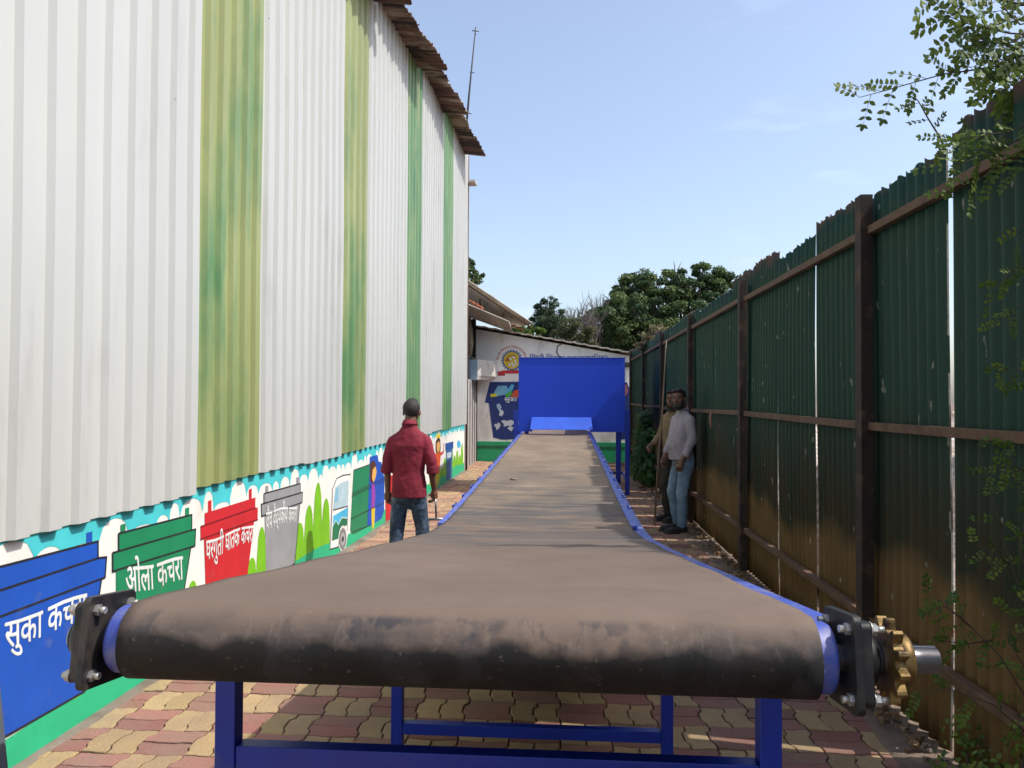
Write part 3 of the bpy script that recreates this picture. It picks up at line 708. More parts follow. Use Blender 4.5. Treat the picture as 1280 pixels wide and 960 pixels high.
for zr in (.415, 1.467, 2.525):
    for a, b_ in zip(ps[:-1], ps[1:]):
        d1, d2 = q.uniform(-.01,.01), q.uniform(-.01,.01)
        for (ya, yb) in (((a+.045), (b_-.045)),):
            mb = MB(); y0 = ya+.004; y1 = yb-.004
            V = [tf(p) for p in ((1.668,y0,zr-.022+d1),(1.712,y0,zr-.022+d1),(1.712,y1,zr-.022+d2),(1.668,y1,zr-.022+d2),(1.668,y0,zr+.022+d1),(1.712,y0,zr+.022+d1),(1.712,y1,zr+.022+d2),(1.668,y1,zr+.022+d2))]
            mb.add(V, [(0,3,2,1),(4,5,6,7),(0,1,5,4),(1,2,6,5),(2,3,7,6),(3,0,4,7)]); mb.build('rail', RAILM, fence, bevel=.003)
mb = MB(); mb.tube([tf(p) for p in ((1.665,8.6,1.46),(1.65,8.57,1.40),(1.66,8.6,1.34),(1.655,8.56,1.28))], [.010,.014,.012,.004], 6, flat=.4); mb.build('cloth_strip', mat('faded pink cloth', (.36,.16,.13), .9), fence)
# sunlit waste mound behind the fence, seen through the slits
mb = MB(); V = []; Fs = []; q = random.Random(12); nx, ny = 10, 120
for j in range(ny+1):
    for i in range(nx+1):
        y = -2+24*j/ny; x = 2.15+3.0*i/nx; V.append((x, y, -.03 + 1.5*math.sin(PI*min(1,(i+.2)/nx*1.1))*(.75+.25*math.sin(y*1.1))+q.uniform(-.12,.12)*(i > 0)))
for j in range(ny):
    for i in range(nx): p_ = j*(nx+1)+i; Fs.append((p_, p_+1, p_+nx+2, p_+nx+1))
mb.add(V, Fs); tag(mb.build('waste_heap', mat('mixed litter', (.38,.30,.25), .9, noise=(14,.7), dirt=[((.60,.55,.52), 9, .52, .60), ((.30,.06,.03), 7, .66, .70)]), fix=False), 'sunlit heap of mixed litter glimpsed through the fence slits', 'waste heap', kind='stuff')

# ---------------------------------------------------------------- conveyor
conv = empty('belt_conveyor', (-.158, 1.27, 0), 'long dusty black belt conveyor on blue steel frame running down the lane', 'conveyor', rz=R(-.38))
def ease(y):                                                          # height of the belt's top over local distance y
    a, b_ = 1.245 - .138*y, .815 + .0212*(y-3.2)
    d = (a-b_); k = .075
    return .5*(a+b_+math.sqrt(d*d+k*k))
DR = .057; DZ = 1.245-DR
def belt_mat():
    m = bpy.data.materials.new('dusty rubber belt'); m.use_nodes = True; t = m.node_tree; N = t.nodes; K = t.links; p = N['Principled BSDF']
    p.inputs['Specular IOR Level'].default_value = .4
    co = N.new('ShaderNodeTexCoord')
    def noi(sc, st, d=7, ro=.6, dist=0):
        mp_ = N.new('ShaderNodeMapping'); mp_.inputs['Scale'].default_value = st; K.new(co.outputs['Object'], mp_.inputs[0])
        n_ = N.new('ShaderNodeTexNoise'); n_.inputs['Scale'].default_value = sc; n_.inputs['Detail'].default_value = d; n_.inputs['Roughness'].default_value = ro
        n_.inputs['Distortion'].default_value = dist; K.new(mp_.outputs[0], n_.inputs['Vector']); return n_.outputs['Fac']
    def rng(v, a, b, c=0, d=1):
        r_ = N.new('ShaderNodeMapRange'); r_.inputs[1].default_value = a; r_.inputs[2].default_value = b; r_.inputs[3].default_value = c; r_.inputs[4].default_value = d; K.new(v, r_.inputs[0]); return r_.outputs[0]
    def mth(op, a, b):
        n_ = N.new('ShaderNodeMath'); n_.operation = op
        for i, v in enumerate((a, b)):
            if isinstance(v, (int, float)): n_.inputs[i].default_value = v
            else: K.new(v, n_.inputs[i])
        return n_.outputs[0]
    def mix(f, a, b):
        x = N.new('ShaderNodeMix'); x.data_type = 'RGBA'; K.new(f, x.inputs['Factor'])
        for k, v in (('A', a), ('B', b)):
            if isinstance(v, tuple): x.inputs[k].default_value = (*v, 1)
            else: K.new(v, x.inputs[k])
        return x.outputs['Result']
    at = N.new('ShaderNodeAttribute'); at.attribute_name = 'wear'       # 0 dusty top of the belt .. 1 bare front of the drum
    aty = N.new('ShaderNodeSeparateXYZ'); K.new(co.outputs['Object'], aty.inputs[0])
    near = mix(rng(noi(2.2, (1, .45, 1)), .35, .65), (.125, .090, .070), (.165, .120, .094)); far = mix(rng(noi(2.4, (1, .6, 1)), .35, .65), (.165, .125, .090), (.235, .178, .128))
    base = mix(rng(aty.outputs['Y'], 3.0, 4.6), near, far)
    base = mix(mth('MULTIPLY', rng(at.outputs['Fac'], .08, .45), rng(noi(6, (1,1,1), 8, .7), .35, .6)), base, (.070, .058, .054))
    base = mix(rng(noi(5.5, (1, 1, 1), 8, .7), .50, .74, 0, .55), base, (.095, .075, .06))
    # thin dark scuffs lying across the belt in the sag
    sc_ = rng(noi(5, (.4, 5, 1), 7, .7), .50, .58)
    band = mth('MULTIPLY', rng(aty.outputs['Y'], 1.3, 2.6), rng(aty.outputs['Y'], 7.5, 4.2))
    base = mix(mth('MULTIPLY', mth('MULTIPLY', sc_, band), .85), base, (.045, .043, .048))
    base = mix(mth('MULTIPLY', rng(noi(1.5, (.7, 2.2, 1), 8, .72), .46, .58), mth('MULTIPLY', band, .9)), base, (.075, .072, .074))
    bare = mix(rng(noi(9, (1,1,1)), .45, .75), (.006, .0055, .0055), (.020, .015, .012))
    blot = noi(7.5, (1, 1, 1), 5, .55, .3); fine = noi(20, (1,1,1), 6)
    e_ = mth('ADD', mth('MULTIPLY', at.outputs['Fac'], .93), mth('ADD', mth('MULTIPLY', mth('SUBTRACT', blot, .5), 1.3), mth('MULTIPLY', mth('SUBTRACT', fine, .5), .35)))
    c = mix(rng(e_, .47, .76), base, bare)
    # round hand marks where dust was wiped off
    mk = mth('MULTIPLY', rng(noi(17, (1.2, .6, .6), 4, .5, .3), .50, .60), mth('MULTIPLY', rng(at.outputs['Fac'], .05, .2), rng(noi(3.6, (1,1,1), 3), .44, .62)))
    c = mix(mth('MULTIPLY', mk, .75), c, (.030, .030, .036))
    zone = mth('MULTIPLY', rng(at.outputs['Fac'], .06, .16), rng(at.outputs['Fac'], .85, .55))
    m2 = mth('MULTIPLY', rng(noi(19, (1.0, .75, .62), 4, .55, .2), .50, .58), mth('MULTIPLY', zone, rng(noi(4.3, (1,.4,.4), 2), .46, .58)))
    c = mix(mth('MULTIPLY', m2, .8), c, (.028, .030, .040))
    m3 = mth('MULTIPLY', rng(noi(34, (1.3, .5, .4), 6, .7, .4), .56, .60), zone); c = mix(mth('MULTIPLY', m3, .14), c, (.24, .19, .155))
    gr = mth('MULTIPLY', rng(noi(70, (1,1,1), 3, .6),   .67, .71), .22); c = mix(gr, c, (.26, .21, .17))
    K.new(c, p.inputs['Base Color']); K.new(rng(e_, .4, .8, .85, .68), p.inputs['Roughness'])
    b_ = N.new('ShaderNodeBump'); b_.inputs['Strength'].default_value = .35; b_.inputs['Distance'].default_value = .002; K.new(noi(90, (1,1,1), 4), b_.inputs['Height']); K.new(b_.outputs[0], p.inputs['Normal'])
    return m
def belt():
    BE = 13.0; path = []
    # return side from the far end back to the drum, round the drum, then the carrying side
    for k in range(40): y = BE*(1-k/40); path.append((y, max(ease(y)-.19, 0) if y > .6 else ease(.6)-.19 + (1-y/.6)*(DZ-DR-(ease(.6)-.19)), 1.0))
    for k in range(29):
        t = -PI/2 - (PI-R(0))*k/28; c_, s_ = math.cos(t), math.sin(t)
        wear = 1.0 if s_ < 0 else max(0, 1-s_/.98)
        path.append((DR*c_, DZ+DR*s_, wear))
    n = 150
    for k in range(1, n+1):
        y = 4.6*k/70 if k <= 70 else 4.6+(BE-4.6)*(k-70)/(n-70)
        path.append((y, ease(y), .12*max(0, 1-y/.12)))
    xs = [-.560+1.12*i/44 for i in range(45)]; V = []; wv = []
    for i, (y, z, wr) in enumerate(path):
        for x in xs:
            e = .0015*math.sin(y*3.1+1.3)+.001*math.sin(y*7) if abs(x) > .545 else 0
            sag = 0
            if wr < .3 and y > .3: sag = -.006*max(0, 1-(x/.5)**2)*min(1, (y-.3)/1) + .0022*math.sin(y*9+x*2) + .002*math.sin(y*23+x*3)*math.exp(-((y-3.6)/1.5)**2)
            V.append((x+(e if x > 0 else e*.7), y, z+sag)); wv.append(wr)
    Fs = []; m = len(xs)
    for i in range(len(path)-1):
        for k in range(m-1): a = i*m+k; Fs.append((a, a+m, a+m+1, a+1))
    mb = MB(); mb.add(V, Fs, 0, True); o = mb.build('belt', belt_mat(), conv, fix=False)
    at = o.data.attributes.new('wear', 'FLOAT', 'POINT'); at.data.foreach_set('value', wv)
    md = o.modifiers.new('t', 'SOLIDIFY'); md.thickness = .007; md.offset = -1
belt()
mb = MB(); mb.tube([(-.588,0,DZ),(-.582,0,DZ),(.582,0,DZ),(.588,0,DZ)], [.052,.0555,.0555,.052], 40)
mb.build('head_drum', BLUEL, conv)
mb = MB(); mb.tube([(-.672,0,DZ),(.755,0,DZ)], .0205, 24)
mb.box((.69,-.004,DZ+.0185),(.753,.004,DZ+.0225)); mb.build('shaft', SHAFT, conv, bevel=.001)
for s in (-1, 1):
    tilt = R(7)
    pl = MB(); n = 8; out = []
    hw, hh, rc = .070, .074, .014
    for (cx_, cy_, a0) in ((hw-rc, hh-rc, 0), (-hw+rc, hh-rc, 90), (-hw+rc, -hh+rc, 180), (hw-rc, -hh+rc, 270)):
        for k in range(n): t = R(a0+90*k/(n-1)); out.append((cx_+rc*math.cos(t), cy_+rc*math.sin(t)))
    ro = Matrix.Rotation(-.138, 2); out = [tuple(ro @ Vector(p)) for p in out]
    f = lambda x: s*(x-.028)
    a_, b_ = sorted((f(.634), f(.646)))
    pl.prism([(u, DZ+v) for u, v in out], a_, b_, 'x'); plate = pl.build('bearing_plate', STEEL, conv, bevel=.0015)
    fl = MB(); a_, b_ = sorted((f(.6465), f(.664))); sc_ = .86
    fl.prism([(u*sc_, DZ+v*sc_) for u, v in out], a_, b_, 'x')
    fl.tube([(f(.663),0,DZ),(f(.676),0,DZ),(f(.684),0,DZ),(f(.688),0,DZ)], [.046,.044,.036,.028], 24)
    fl.tube([(f(.687),0,DZ),(f(.694),0,DZ)], [.029,.028], 20)
    fl.tube([(f(.672),.012,DZ+.042),(f(.672),.014,DZ+.052)], .005, 8)
    fl.build('bearing_housing', STEEL, conv, bevel=.002)
    for (u, v) in ((1,1),(1,-1),(-1,1),(-1,-1)):
        p = ro @ Vector((u*.049, v*.052)); bo = MB()
        for (x0, x1, r_, nn) in ((.664,.666,.012,16),(.666,.674,.0095,6),(.674,.686 if s > 0 else .680,.0055,12),(.634,.6275,.0095,6),(.6275,.618,.0058,12)):
            bo.tube([(f(x0),p.x,DZ+p.y),(f(x1),p.x,DZ+p.y)], r_, nn, smooth=nn > 6)
        bo.tube([(f(.620),p.x,DZ+p.y),(f(.675),p.x,DZ+p.y)], .005, 8); bo.build('bolt', BOLT, conv)
# sprocket and hub on the right
sp = MB(); T_ = 12; out = []
for k in range(T_):
    for dt, r_ in ((-.5, .050), (-.30, .051), (-.17, .0625), (-.10, .067), (.10, .067), (.17, .0625), (.30, .051)):
        t = 2*PI*(k+dt)/T_+.1; out.append((r_*math.cos(t), DZ+r_*math.sin(t)))
sp.prism(out, .672, .688, 'x'); sprocket = sp.build('sprocket', BRASS, conv, bevel=.0012)
sp = MB(); sp.tube([(.688,0,DZ),(.6895,0,DZ),(.707,0,DZ),(.7085,0,DZ)], [.039,.041,.041,.039], 30); sp.build('hub', BRASS, sprocket)
# side rails, following the belt
for s in (-1, 1):
    mb = MB(); ys = [.075+.06*k for k in range(20)]+[1.3+.1*k for k in range(40)]+[5.4+.5*k for k in range(16)]; V = []; Fs = []
    for y in ys:
        zt = ease(y)-(.014 if s > 0 else .034); x0, x1 = s*.572, s*(.637 if s > 0 else .618)
        for (x, z) in ((x0, zt), (x1, zt), (x1, zt-.10), (x0, zt-.10), (x0, zt-.094), (x1-s*.006, zt-.094), (x1-s*.006, zt-.006), (x0, zt-.006)): V.append((x, y, z))
    for i in range(len(ys)-1):
        for k in range(8): a = i*8+k; b_ = i*8+(k+1) % 8; Fs.append((a, b_, b_+8, a+8))
    Fs.append(list(range(8))); Fs.append([(len(ys)-1)*8+k for k in range(8)][::-1])
    mb.add(V, Fs); mb.build('side_rail', BLUEL, conv)
    # thin skirt strip lying along the belt edge beyond the bend
    mb = MB(); V = []; Fs = []; ys = [3.3+.1*k for k in range(92)]
    for y in ys:
        zt = ease(y)+.002
        for (x, z) in ((s*.557, zt+.006), (s*.593, zt+.009), (s*.593, zt-.02), (s*.588, zt-.02)): V.append((x, y, z))
    for i in range(len(ys)-1):
        for k in range(4): a = i*4+k; b_ = i*4+(k+1) % 4; Fs.append((a, b_, b_+4, a+4))
    Fs += [[0,1,2,3],[len(V)-1,len(V)-2,len(V)-3,len(V)-4]]
    mb.add(V, Fs); mb.build('edge_strip', BLUEL, conv)
for s in (-1, 1):
    for k in range(22):
        y = 1.1+.52*k; z = ease(y)-.018
        if y > 11.6 or y < 3.8: continue
        mb = MB(); mb.box((min(s*.590,s*.636), y-.035, z), (max(s*.590,s*.636), y+.035, z+.010)); mb.box((min(s*.6285,s*.636), y-.03, z-.07), (max(s*.6285,s*.636), y+.03, z)); mb.tube([(s*.613, y+.012, z+.01), (s*.613, y+.012, z+.022)], .008, 6, smooth=False)
        mb.build('roller_bracket', BLUEL, conv)
for k in range(11):
    y = 1.2+1.0*k; mb = MB(); mb.tube([(-.60, y, ease(y)-.055),(.60, y, ease(y)-.055)], .030, 14); mb.build('idler_roller', STEEL, conv)
# support frames
def frame(y, zc, th=.05, ch=.052, x0=-.6, x1=.64, brace=None):
    zt = ease(y)-.118
    for x in (x0, x1-th):
        mb = MB(); mb.box((x, y-th/2, .012), (x+th, y+th/2, zt)); mb.box((x-.03, y-th/2-.03, .004), (x+th+.03, y+th/2+.03, .012)); mb.build('leg', BLUEM, conv, bevel=.002)
    mb = MB(); mb.box((x0+th+.001, y-th/2+.003, zc-ch), (x1-th-.001, y+th/2-.003, zc)); mb.build('crossbar', BLUEM, conv, bevel=.002)
    mb = MB(); mb.box((x0+th+.001, y-th/2+.003, zt-.05), (x1-th-.001, y+th/2-.003, zt)); mb.build('crossbar', BLUEM, conv, bevel=.002)
frame(.43, .822, .046, .055, -.610, .628)
frame(2.15, .155, .05, .05, -.600, .640)
for y in (4.6, 7.4, 10.0): frame(y, .30)

# stones lying on the belt
def on_belt(x, y): return (-.165 + x + math.tan(R(.38))*y, 1.27+y, ease(y))
for (x, y, r_, lab) in ((-.28, 5.6, .028, 'small clod of dry earth on the left half of the conveyor belt'), (.10, 3.3, .007, None)):
    if lab is None: continue
    p = on_belt(x, y); mb = MB(); mb.ball((0,0,r_*.3), (r_*1.3, r_, r_*.5), 9, 6)
    q = random.Random(2); mb.v = [(a+q.uniform(-.004,.004), b_+q.uniform(-.004,.004), c+q.uniform(-.003,.003)) for a, b_, c in mb.v]
    tag(mb.build('earth_clod', STONE, loc=p), lab, 'clod')

# ---------------------------------------------------------------- blue hopper housing at the far end
hp = empty('hopper_housing', (.19, 12.9, 0), 'bright blue sheet steel hopper box on legs over the far end of the conveyor', 'hopper')
mb = MB(); x0, x1 = -.885, .890; zb, zt = 1.045, 2.283; Hs = 1.85
# front sheet with the slot the belt enters by
mb.prism([(x0, zb),(-.65, zb),(-.65, 1.29),(.32, 1.29),(.32, zb),(x1, zb),(x1, zt),(x0, zt)], 0, .004, 'y'); mb.build('front_panel', BLUEP, hp)
for x in (x0, x1-.004):
    mb = MB(); mb.box((x, .0045, zb), (x+.004, Hs, zt-.001)); mb.build('side_panel', BLUEP, hp)
mb = MB(); mb.box((x0+.0045, Hs-.004, zb), (x1-.0045, Hs, zt-.001)); mb.build('back_panel', BLUEP, hp)
mb = MB(); mb.box((x0-.012,-.014,zt),(x1+.012,.02,zt+.006)); mb.box((x0-.012,.0201,zt),(x0+.02,Hs,zt+.006)); mb.box((x1-.02,.0201,zt),(x1+.012,Hs,zt+.006)); mb.build('rim_flange', BLUEP, hp, bevel=.001)
mb = MB(); V = [(-.66,-.004,1.285),(.33,-.004,1.285),(.35,-.20,1.085),(-.68,-.20,1.085)]
mb.add(V + [(a, b_-.003, c+.004) for a, b_, c in V], [(0,1,2,3),(7,6,5,4),(0,4,5,1),(1,5,6,2),(2,6,7,3),(3,7,4,0)]); mb.build('chute_lip', mat('sunlit blue lip', (.03,.10,.58), .4, noise=(6,.12)), hp)  # paler blue than the panel: sun on the lip is painted into its colour
for (xx, yy, zz) in ((x1+.006, -.01, 1.42), (x0-.081, -.01, 1.40), (x1+.006, Hs-.05, 1.42), (x0-.081, Hs-.05, 1.40)):
    mb = MB(); mb.box((xx, yy, .012), (xx+.075, yy+.05, zz)); mb.box((xx-.03, yy-.03, .004), (xx+.08, yy+.08, .012)); mb.build('leg', BLUEM, hp, bevel=.002)
for (xx, yy) in ((x1-.14, .10), (x0+.10, .10)):
    mb = MB(); mb.box((xx, yy, .25), (xx+.07, yy+.05, zb)); mb.build('inner_strut', BLUEM, hp, bevel=.002)
for xx in (x1+.012, x0-.050):
    mb = MB(); mb.box((xx, .041, .24), (xx+.04, Hs-.051, .28)); mb.build('brace', BLUEM, hp)
mb = MB(); mb.box((x0-.005,.5,.30),(x1+.005,.54,.34)); mb.build('brace', BLUEM, hp)

# leaning grey steel post at the left edge, close to the camera
p = atY(0, 870, 1.35)
post = empty('grey_steel_post', (p.x-.02, 1.35, 0), 'leaning plain grey steel post at the bottom left corner of the lane', 'post')
mb = MB(); a = [atY(-20, 594, 1.35), atY(15, 960, 1.35)]; d = (a[0]-a[1]).normalized(); lo = a[1]-d*(a[1].z/d.z)
hi = a[0]
V = []
o_ = Vector((p.x-.02, 1.35, 0)); lo = lo-Vector((.022,0,0)); hi = hi-Vector((.022,0,0))
for c_ in (lo, hi):
    for (dx, dy) in ((-.05,-.02),(0,-.02),(0,.02),(-.05,.02)): V.append(c_+Vector((dx,dy,0))-o_)
mb.add(V, [(0,3,2,1),(4,5,6,7),(0,1,5,4),(1,2,6,5),(2,3,7,6),(3,0,4,7)]); mb.build('upright', mat('grey enamel', (.10,.115,.13), .5, noise=(9,.15)), post, bevel=.003)
mb = MB(); mb.box(Vector((-.09,-.05,.0))+lo-o_, Vector((.05,.05,.012))+lo-o_); mb.build('foot_plate', MATS['grey enamel'], post)

# ---------------------------------------------------------------- people
def remeshed(mb, name, m, parent, vox, smooth=3, disp=None):
    o = mb.build(name, m, None, fix=True)
    r_ = o.modifiers.new('r', 'REMESH'); r_.mode = 'VOXEL'; r_.voxel_size = vox; r_.use_smooth_shade = True
    s_ = o.modifiers.new('s', 'SMOOTH'); s_.iterations = smooth; s_.factor = .5
    if disp:
        for (sz, st) in disp:
            tx = bpy.data.textures.new('fold', 'CLOUDS'); tx.noise_scale = sz; tx.noise_depth = 2
            dm = o.modifiers.new('d', 'DISPLACE'); dm.texture = tx; dm.strength = st; dm.mid_level = .5; dm.texture_coords = 'LOCAL'
        s2 = o.modifiers.new('s2', 'SMOOTH'); s2.iterations = 1; s2.factor = .5
    bpy.context.view_layer.update()
    me = bpy.data.meshes.new_from_object(o.evaluated_get(bpy.context.evaluated_depsgraph_get()))
    bpy.data.objects.remove(o)
    me.polygons.foreach_set('use_smooth', [True]*len(me.polygons)); me.name = name
    n = bpy.data.objects.new(name, me); COL.objects.link(n); n.parent = parent; return n
def limb(mb, P, r_, n=14, flat=1.0):
    """rounded limb through joints"""
    pts = []; rad = []
    for i in range(len(P)-1):
        for k in range(6):
            t = k/6; pts.append(Vector(P[i]).lerp(Vector(P[i+1]), t)); rad.append(r_[i]*(1-t)+r_[i+1]*t)
    pts.append(Vector(P[-1])); rad.append(r_[-1])
    mb.tube(pts, rad, n, flat=flat); mb.ball(P[0], r_[0], n, 8); mb.ball(P[-1], r_[-1], n, 8)
    for p_, rr in zip(P[1:-1], r_[1:-1]): mb.ball(p_, rr, n, 8)
def hand(mb, wr, d, side, curl, sc=1.0):
    """wrist, direction of the palm, direction of the thumb side"""
    d = Vector(d).normalized(); th = Vector(side); th = (th - d*th.dot(d)).normalized(); nrm = d.cross(th).normalized()*curl
    wr = Vector(wr); mb.tube([wr, wr+d*.035*sc, wr+d*.085*sc], [.024*sc,.034*sc,.036*sc], 12, flat=1)
    rot = Matrix((th, d, nrm)).transposed()
    mb.ball(wr+d*.05*sc, (.040*sc,.050*sc,.017*sc), 12, 8, rot=rot)
    for i, (o, ln) in enumerate(((.030,.070),(.010,.078),(-.010,.073),(-.029,.058))):
        a = wr+d*.085*sc+th*o*sc; c1 = a+(d*.85+nrm*.45)*ln*.5*sc; c2 = c1+(d*.35+nrm*.9)*ln*.38*sc; c3 = c2+(-d*.3+nrm*.8)*ln*.22*sc
        limb(mb, [a-d*.02*sc, a, c1, c2, c3], [.010*sc,.0098*sc,.009*sc,.0082*sc,.007*sc], 8)
    a = wr+d*.03*sc+th*.028*sc; limb(mb, [a, a+(d*.5+th*.75+nrm*.3)*.035*sc, a+(d*.9+th*.75+nrm*.75)*.062*sc], [.013*sc,.011*sc,.009*sc], 8)
SKIN = mat('brown skin', (.16,.075,.045), .55, noise=(30,.1)); HAIR = mat('black hair', (.012,.010,.009), .6, noise=(60,.4,(1,1,.3)), bump=(120,.8,.004,(1,1,.3)))
def cloth(name, c, c2=None, sc=5): return mat(name, c, .85, noise=(18,.10), dirt=((c2 or tuple(v*.6 for v in c)), sc, .48, .72), bump=(14,.5,.010))
SHOE = mat('dusty black shoe', (.020,.018,.017), .6, noise=(20,.3), dirt=((.12,.09,.07), 12, .55, .75))
HT = 0.0                                                              # turn of the head on the neck
def hv(p): return Matrix.Rotation(HT, 3, 'Z') @ Vector(p)
def face_head(mb, c, s=1.0):
    """head facing local -Y? built facing +Y of the given frame; c is the head centre"""
    B = lambda p, r_: mb.ball(Vector(c)+hv(p)*s, tuple(v*s for v in r_), 18, 12, rot=Matrix.Rotation(HT, 3, 'Z'))
    B((0,-.008,.025), (.074,.092,.088)); B((0,.022,-.030), (.060,.066,.072)); B((0,.044,-.078), (.034,.036,.028))
    B((0,.094,-.012), (.012,.014,.020)); B((0,.100,-.028), (.016,.014,.011)); B((.026,.078,.020), (.026,.012,.009)); B((-.026,.078,.020), (.026,.012,.009))
    B((0,.080,-.054), (.024,.010,.006)); B((0,.080,-.062), (.021,.010,.006))
    B((.046,.052,-.018), (.020,.022,.018)); B((-.046,.052,-.018), (.020,.022,.018))
    for sx in (-1, 1): B((sx*.077,-.004,-.008), (.010,.020,.032))

def person_root(name, loc, rz, label):
    o = empty(name, loc, label, 'person'); o.rotation_euler = (0,0,rz); return o

# man in the red shirt, walking away (figure faces +Y in its own frame)
p1 = person_root('person', (-1.33, 6.75, 0), R(-4), 'man seen from behind in maroon shirt and faded blue jeans, tool in right hand')
hip, kn, an = .80, .44, .075
fl, fr = (-.105, .02), (.115, .13)
mb = MB()
face_head(mb, (.01,.03,1.475), .96)
limb(mb, [(0,-.01,1.28),(.005,.01,1.42)], [.056,.052])
mb.loft([(0,0,.80,.10,.07),(0,0,1.05,.09,.06),(0,0,1.20,.12,.06),(0,0,1.27,.08,.05)]); limb(mb,[(-.14,0,1.215),(.14,0,1.215)],[.035,.035])
limb(mb, [(-.146,0,1.215),(-.195,-.02,.98),(-.205,.03,.78)], [.032,.034,.025]); hand(mb, (-.206,.035,.77), (-.02,.12,-1), (.25,1,0), 1, .95)
limb(mb, [(.146,0,1.215),(.205,-.03,.98),(.210,.07,.79)], [.032,.034,.025]); hand(mb, (.210,.073,.785), (-.05,.20,-1), (-.25,1,0), -1, .95)
limb(mb, [(-.075,0,.76),(-.108,-.005,.44),(-.115,-.06,.09)], [.055,.05,.036]); limb(mb, [(.075,0,.76),(.11,.06,.44),(.115,.07,.09)], [.055,.05,.036])
limb(mb, [(-.115,-.06,.05),(-.12,.04,.035)], [.036,.03]); limb(mb, [(.115,.07,.05),(.125,.17,.035)], [.036,.03])
remeshed(mb, 'body', SKIN, p1, .0065, 2)
mb = MB()
mb.loft([(0,-.005,.725,.158,.122),(0,-.005,.80,.156,.118),(0,-.005,.95,.140,.102),(0,-.005,1.08,.150,.104),(0,-.008,1.18,.168,.102),(0,-.010,1.225,.163,.085),(0,-.010,1.285,.118,.070),(0,.0,1.335,.070,.062),(0,.01,1.372,.060,.058)])
limb(mb, [(-.05,-.005,1.29),(-.145,-.008,1.222)],[.040,.050]); limb(mb, [(.05,-.005,1.29),(.145,-.008,1.222)],[.040,.050])
limb(mb, [(-.146,-.005,1.215),(-.190,-.02,1.06),(-.203,-.02,.965)], [.056,.052,.050]); limb(mb, [(.146,-.005,1.215),(.200,-.025,1.06),(.213,-.015,.965)], [.056,.052,.050])
mb.tube([(-.201,-.02,1.0),(-.204,-.015,.935)], [.054,.055], 14); mb.tube([(.211,-.02,1.0),(.214,-.01,.935)], [.054,.055], 14)
sh = remeshed(mb, 'shirt', cloth('maroon cotton', (.20,.010,.028), (.11,.006,.015), 3), p1, .0075, 2, [(.13,.016),(.05,.010)])
mb = MB(); mb.tube([(0,-.002,1.345),(0,.008,1.388),(0,.004,1.362)], [.068,.064,.078], 24, cap=False); mb.build('collar', cloth('maroon cotton', (.20,.010,.028)), sh)
mb = MB(); mb.box((-.155,-.128,1.205),(.155,-.122,1.210)); 
mb = MB()
mb.loft([(0,0,.62,.06,.05),(0,-.012,.69,.135,.095),(0,-.018,.745,.142,.104),(0,-.006,.80,.120,.085),(0,-.005,.86,.110,.078)])
limb(mb, [(-.078,-.005,.72),(-.108,-.005,.44),(-.115,-.06,.10)], [.080,.064,.056]); limb(mb, [(.078,-.005,.72),(.108,.055,.44),(.115,.065,.10)], [.080,.064,.056])
DEN = mat('faded denim', (.035,.062,.110), .85, noise=(40,.2), dirt=[((.20,.27,.36), 4.5, .52, .66, (1,1,.6)), ((.015,.025,.05), 7, .5, .65)], bump=(18,.6,.012,(1,1,1.6)))
tr = remeshed(mb, 'jeans', DEN, p1, .0075, 2, [(.10,.014),(.04,.010)])
mb = MB()
for x in (-.07, .07): mb.box((x-.055,-.141,.715),(x+.055,-.137,.718)); mb.box((x-.055,-.138,.80),(x+.055,-.134,.803))
for (x, y, x2) in ((-.115,-.07,0),(.115,.06,0)):
    sm = MB(); limb(sm, [(x,y-.015,.045),(x,y+.12,.038),(x+(.01 if x > 0 else -.01),y+.185,.032)], [.044,.043,.036], 14, flat=.8); sm.box((x-.045,y-.055,.0),(x+.045,y+.21,.018))
    remeshed(sm, 'shoe', SHOE, p1, .007, 2)
mb = MB(); c = Vector((.01,.03,1.475)); mb.ball(c+Vector((0,-.014,.030)), (.077,.090,.087), 20, 14); mb.ball(c+Vector((0,-.046,.000)), (.060,.044,.045), 16, 10)
mb.ball(c+Vector((.0,.02,.09)), (.050,.05,.035), 14, 10)
remeshed(mb, 'hair', mat('greying black hair', (.016,.013,.012), .7, noise=(60,.5,(1,1,.3)), bump=(150,.9,.004,(1,1,.3))), p1, .006, 1, [(.02,.006)])
# spanner-like tool in his right hand
tl = empty('hand_tool', (-1.115, 6.86, .50), 'grey steel T-shaped tool held low in the walking man\'s right hand', 'hand tool')
mb = MB(); mb.tube([(0,0,.22),(.01,0,.02)], .009, 8); mb.build('handle', SHAFT, tl)
mb = MB(); mb.tube([(-.10,.0,.006),(.11,.02,.012)], [.010,.012], 8); mb.tube([(.08,.018,.012),(.13,.021,.013)], [.017,.017], 8); mb.build('head', SHAFT, tl)

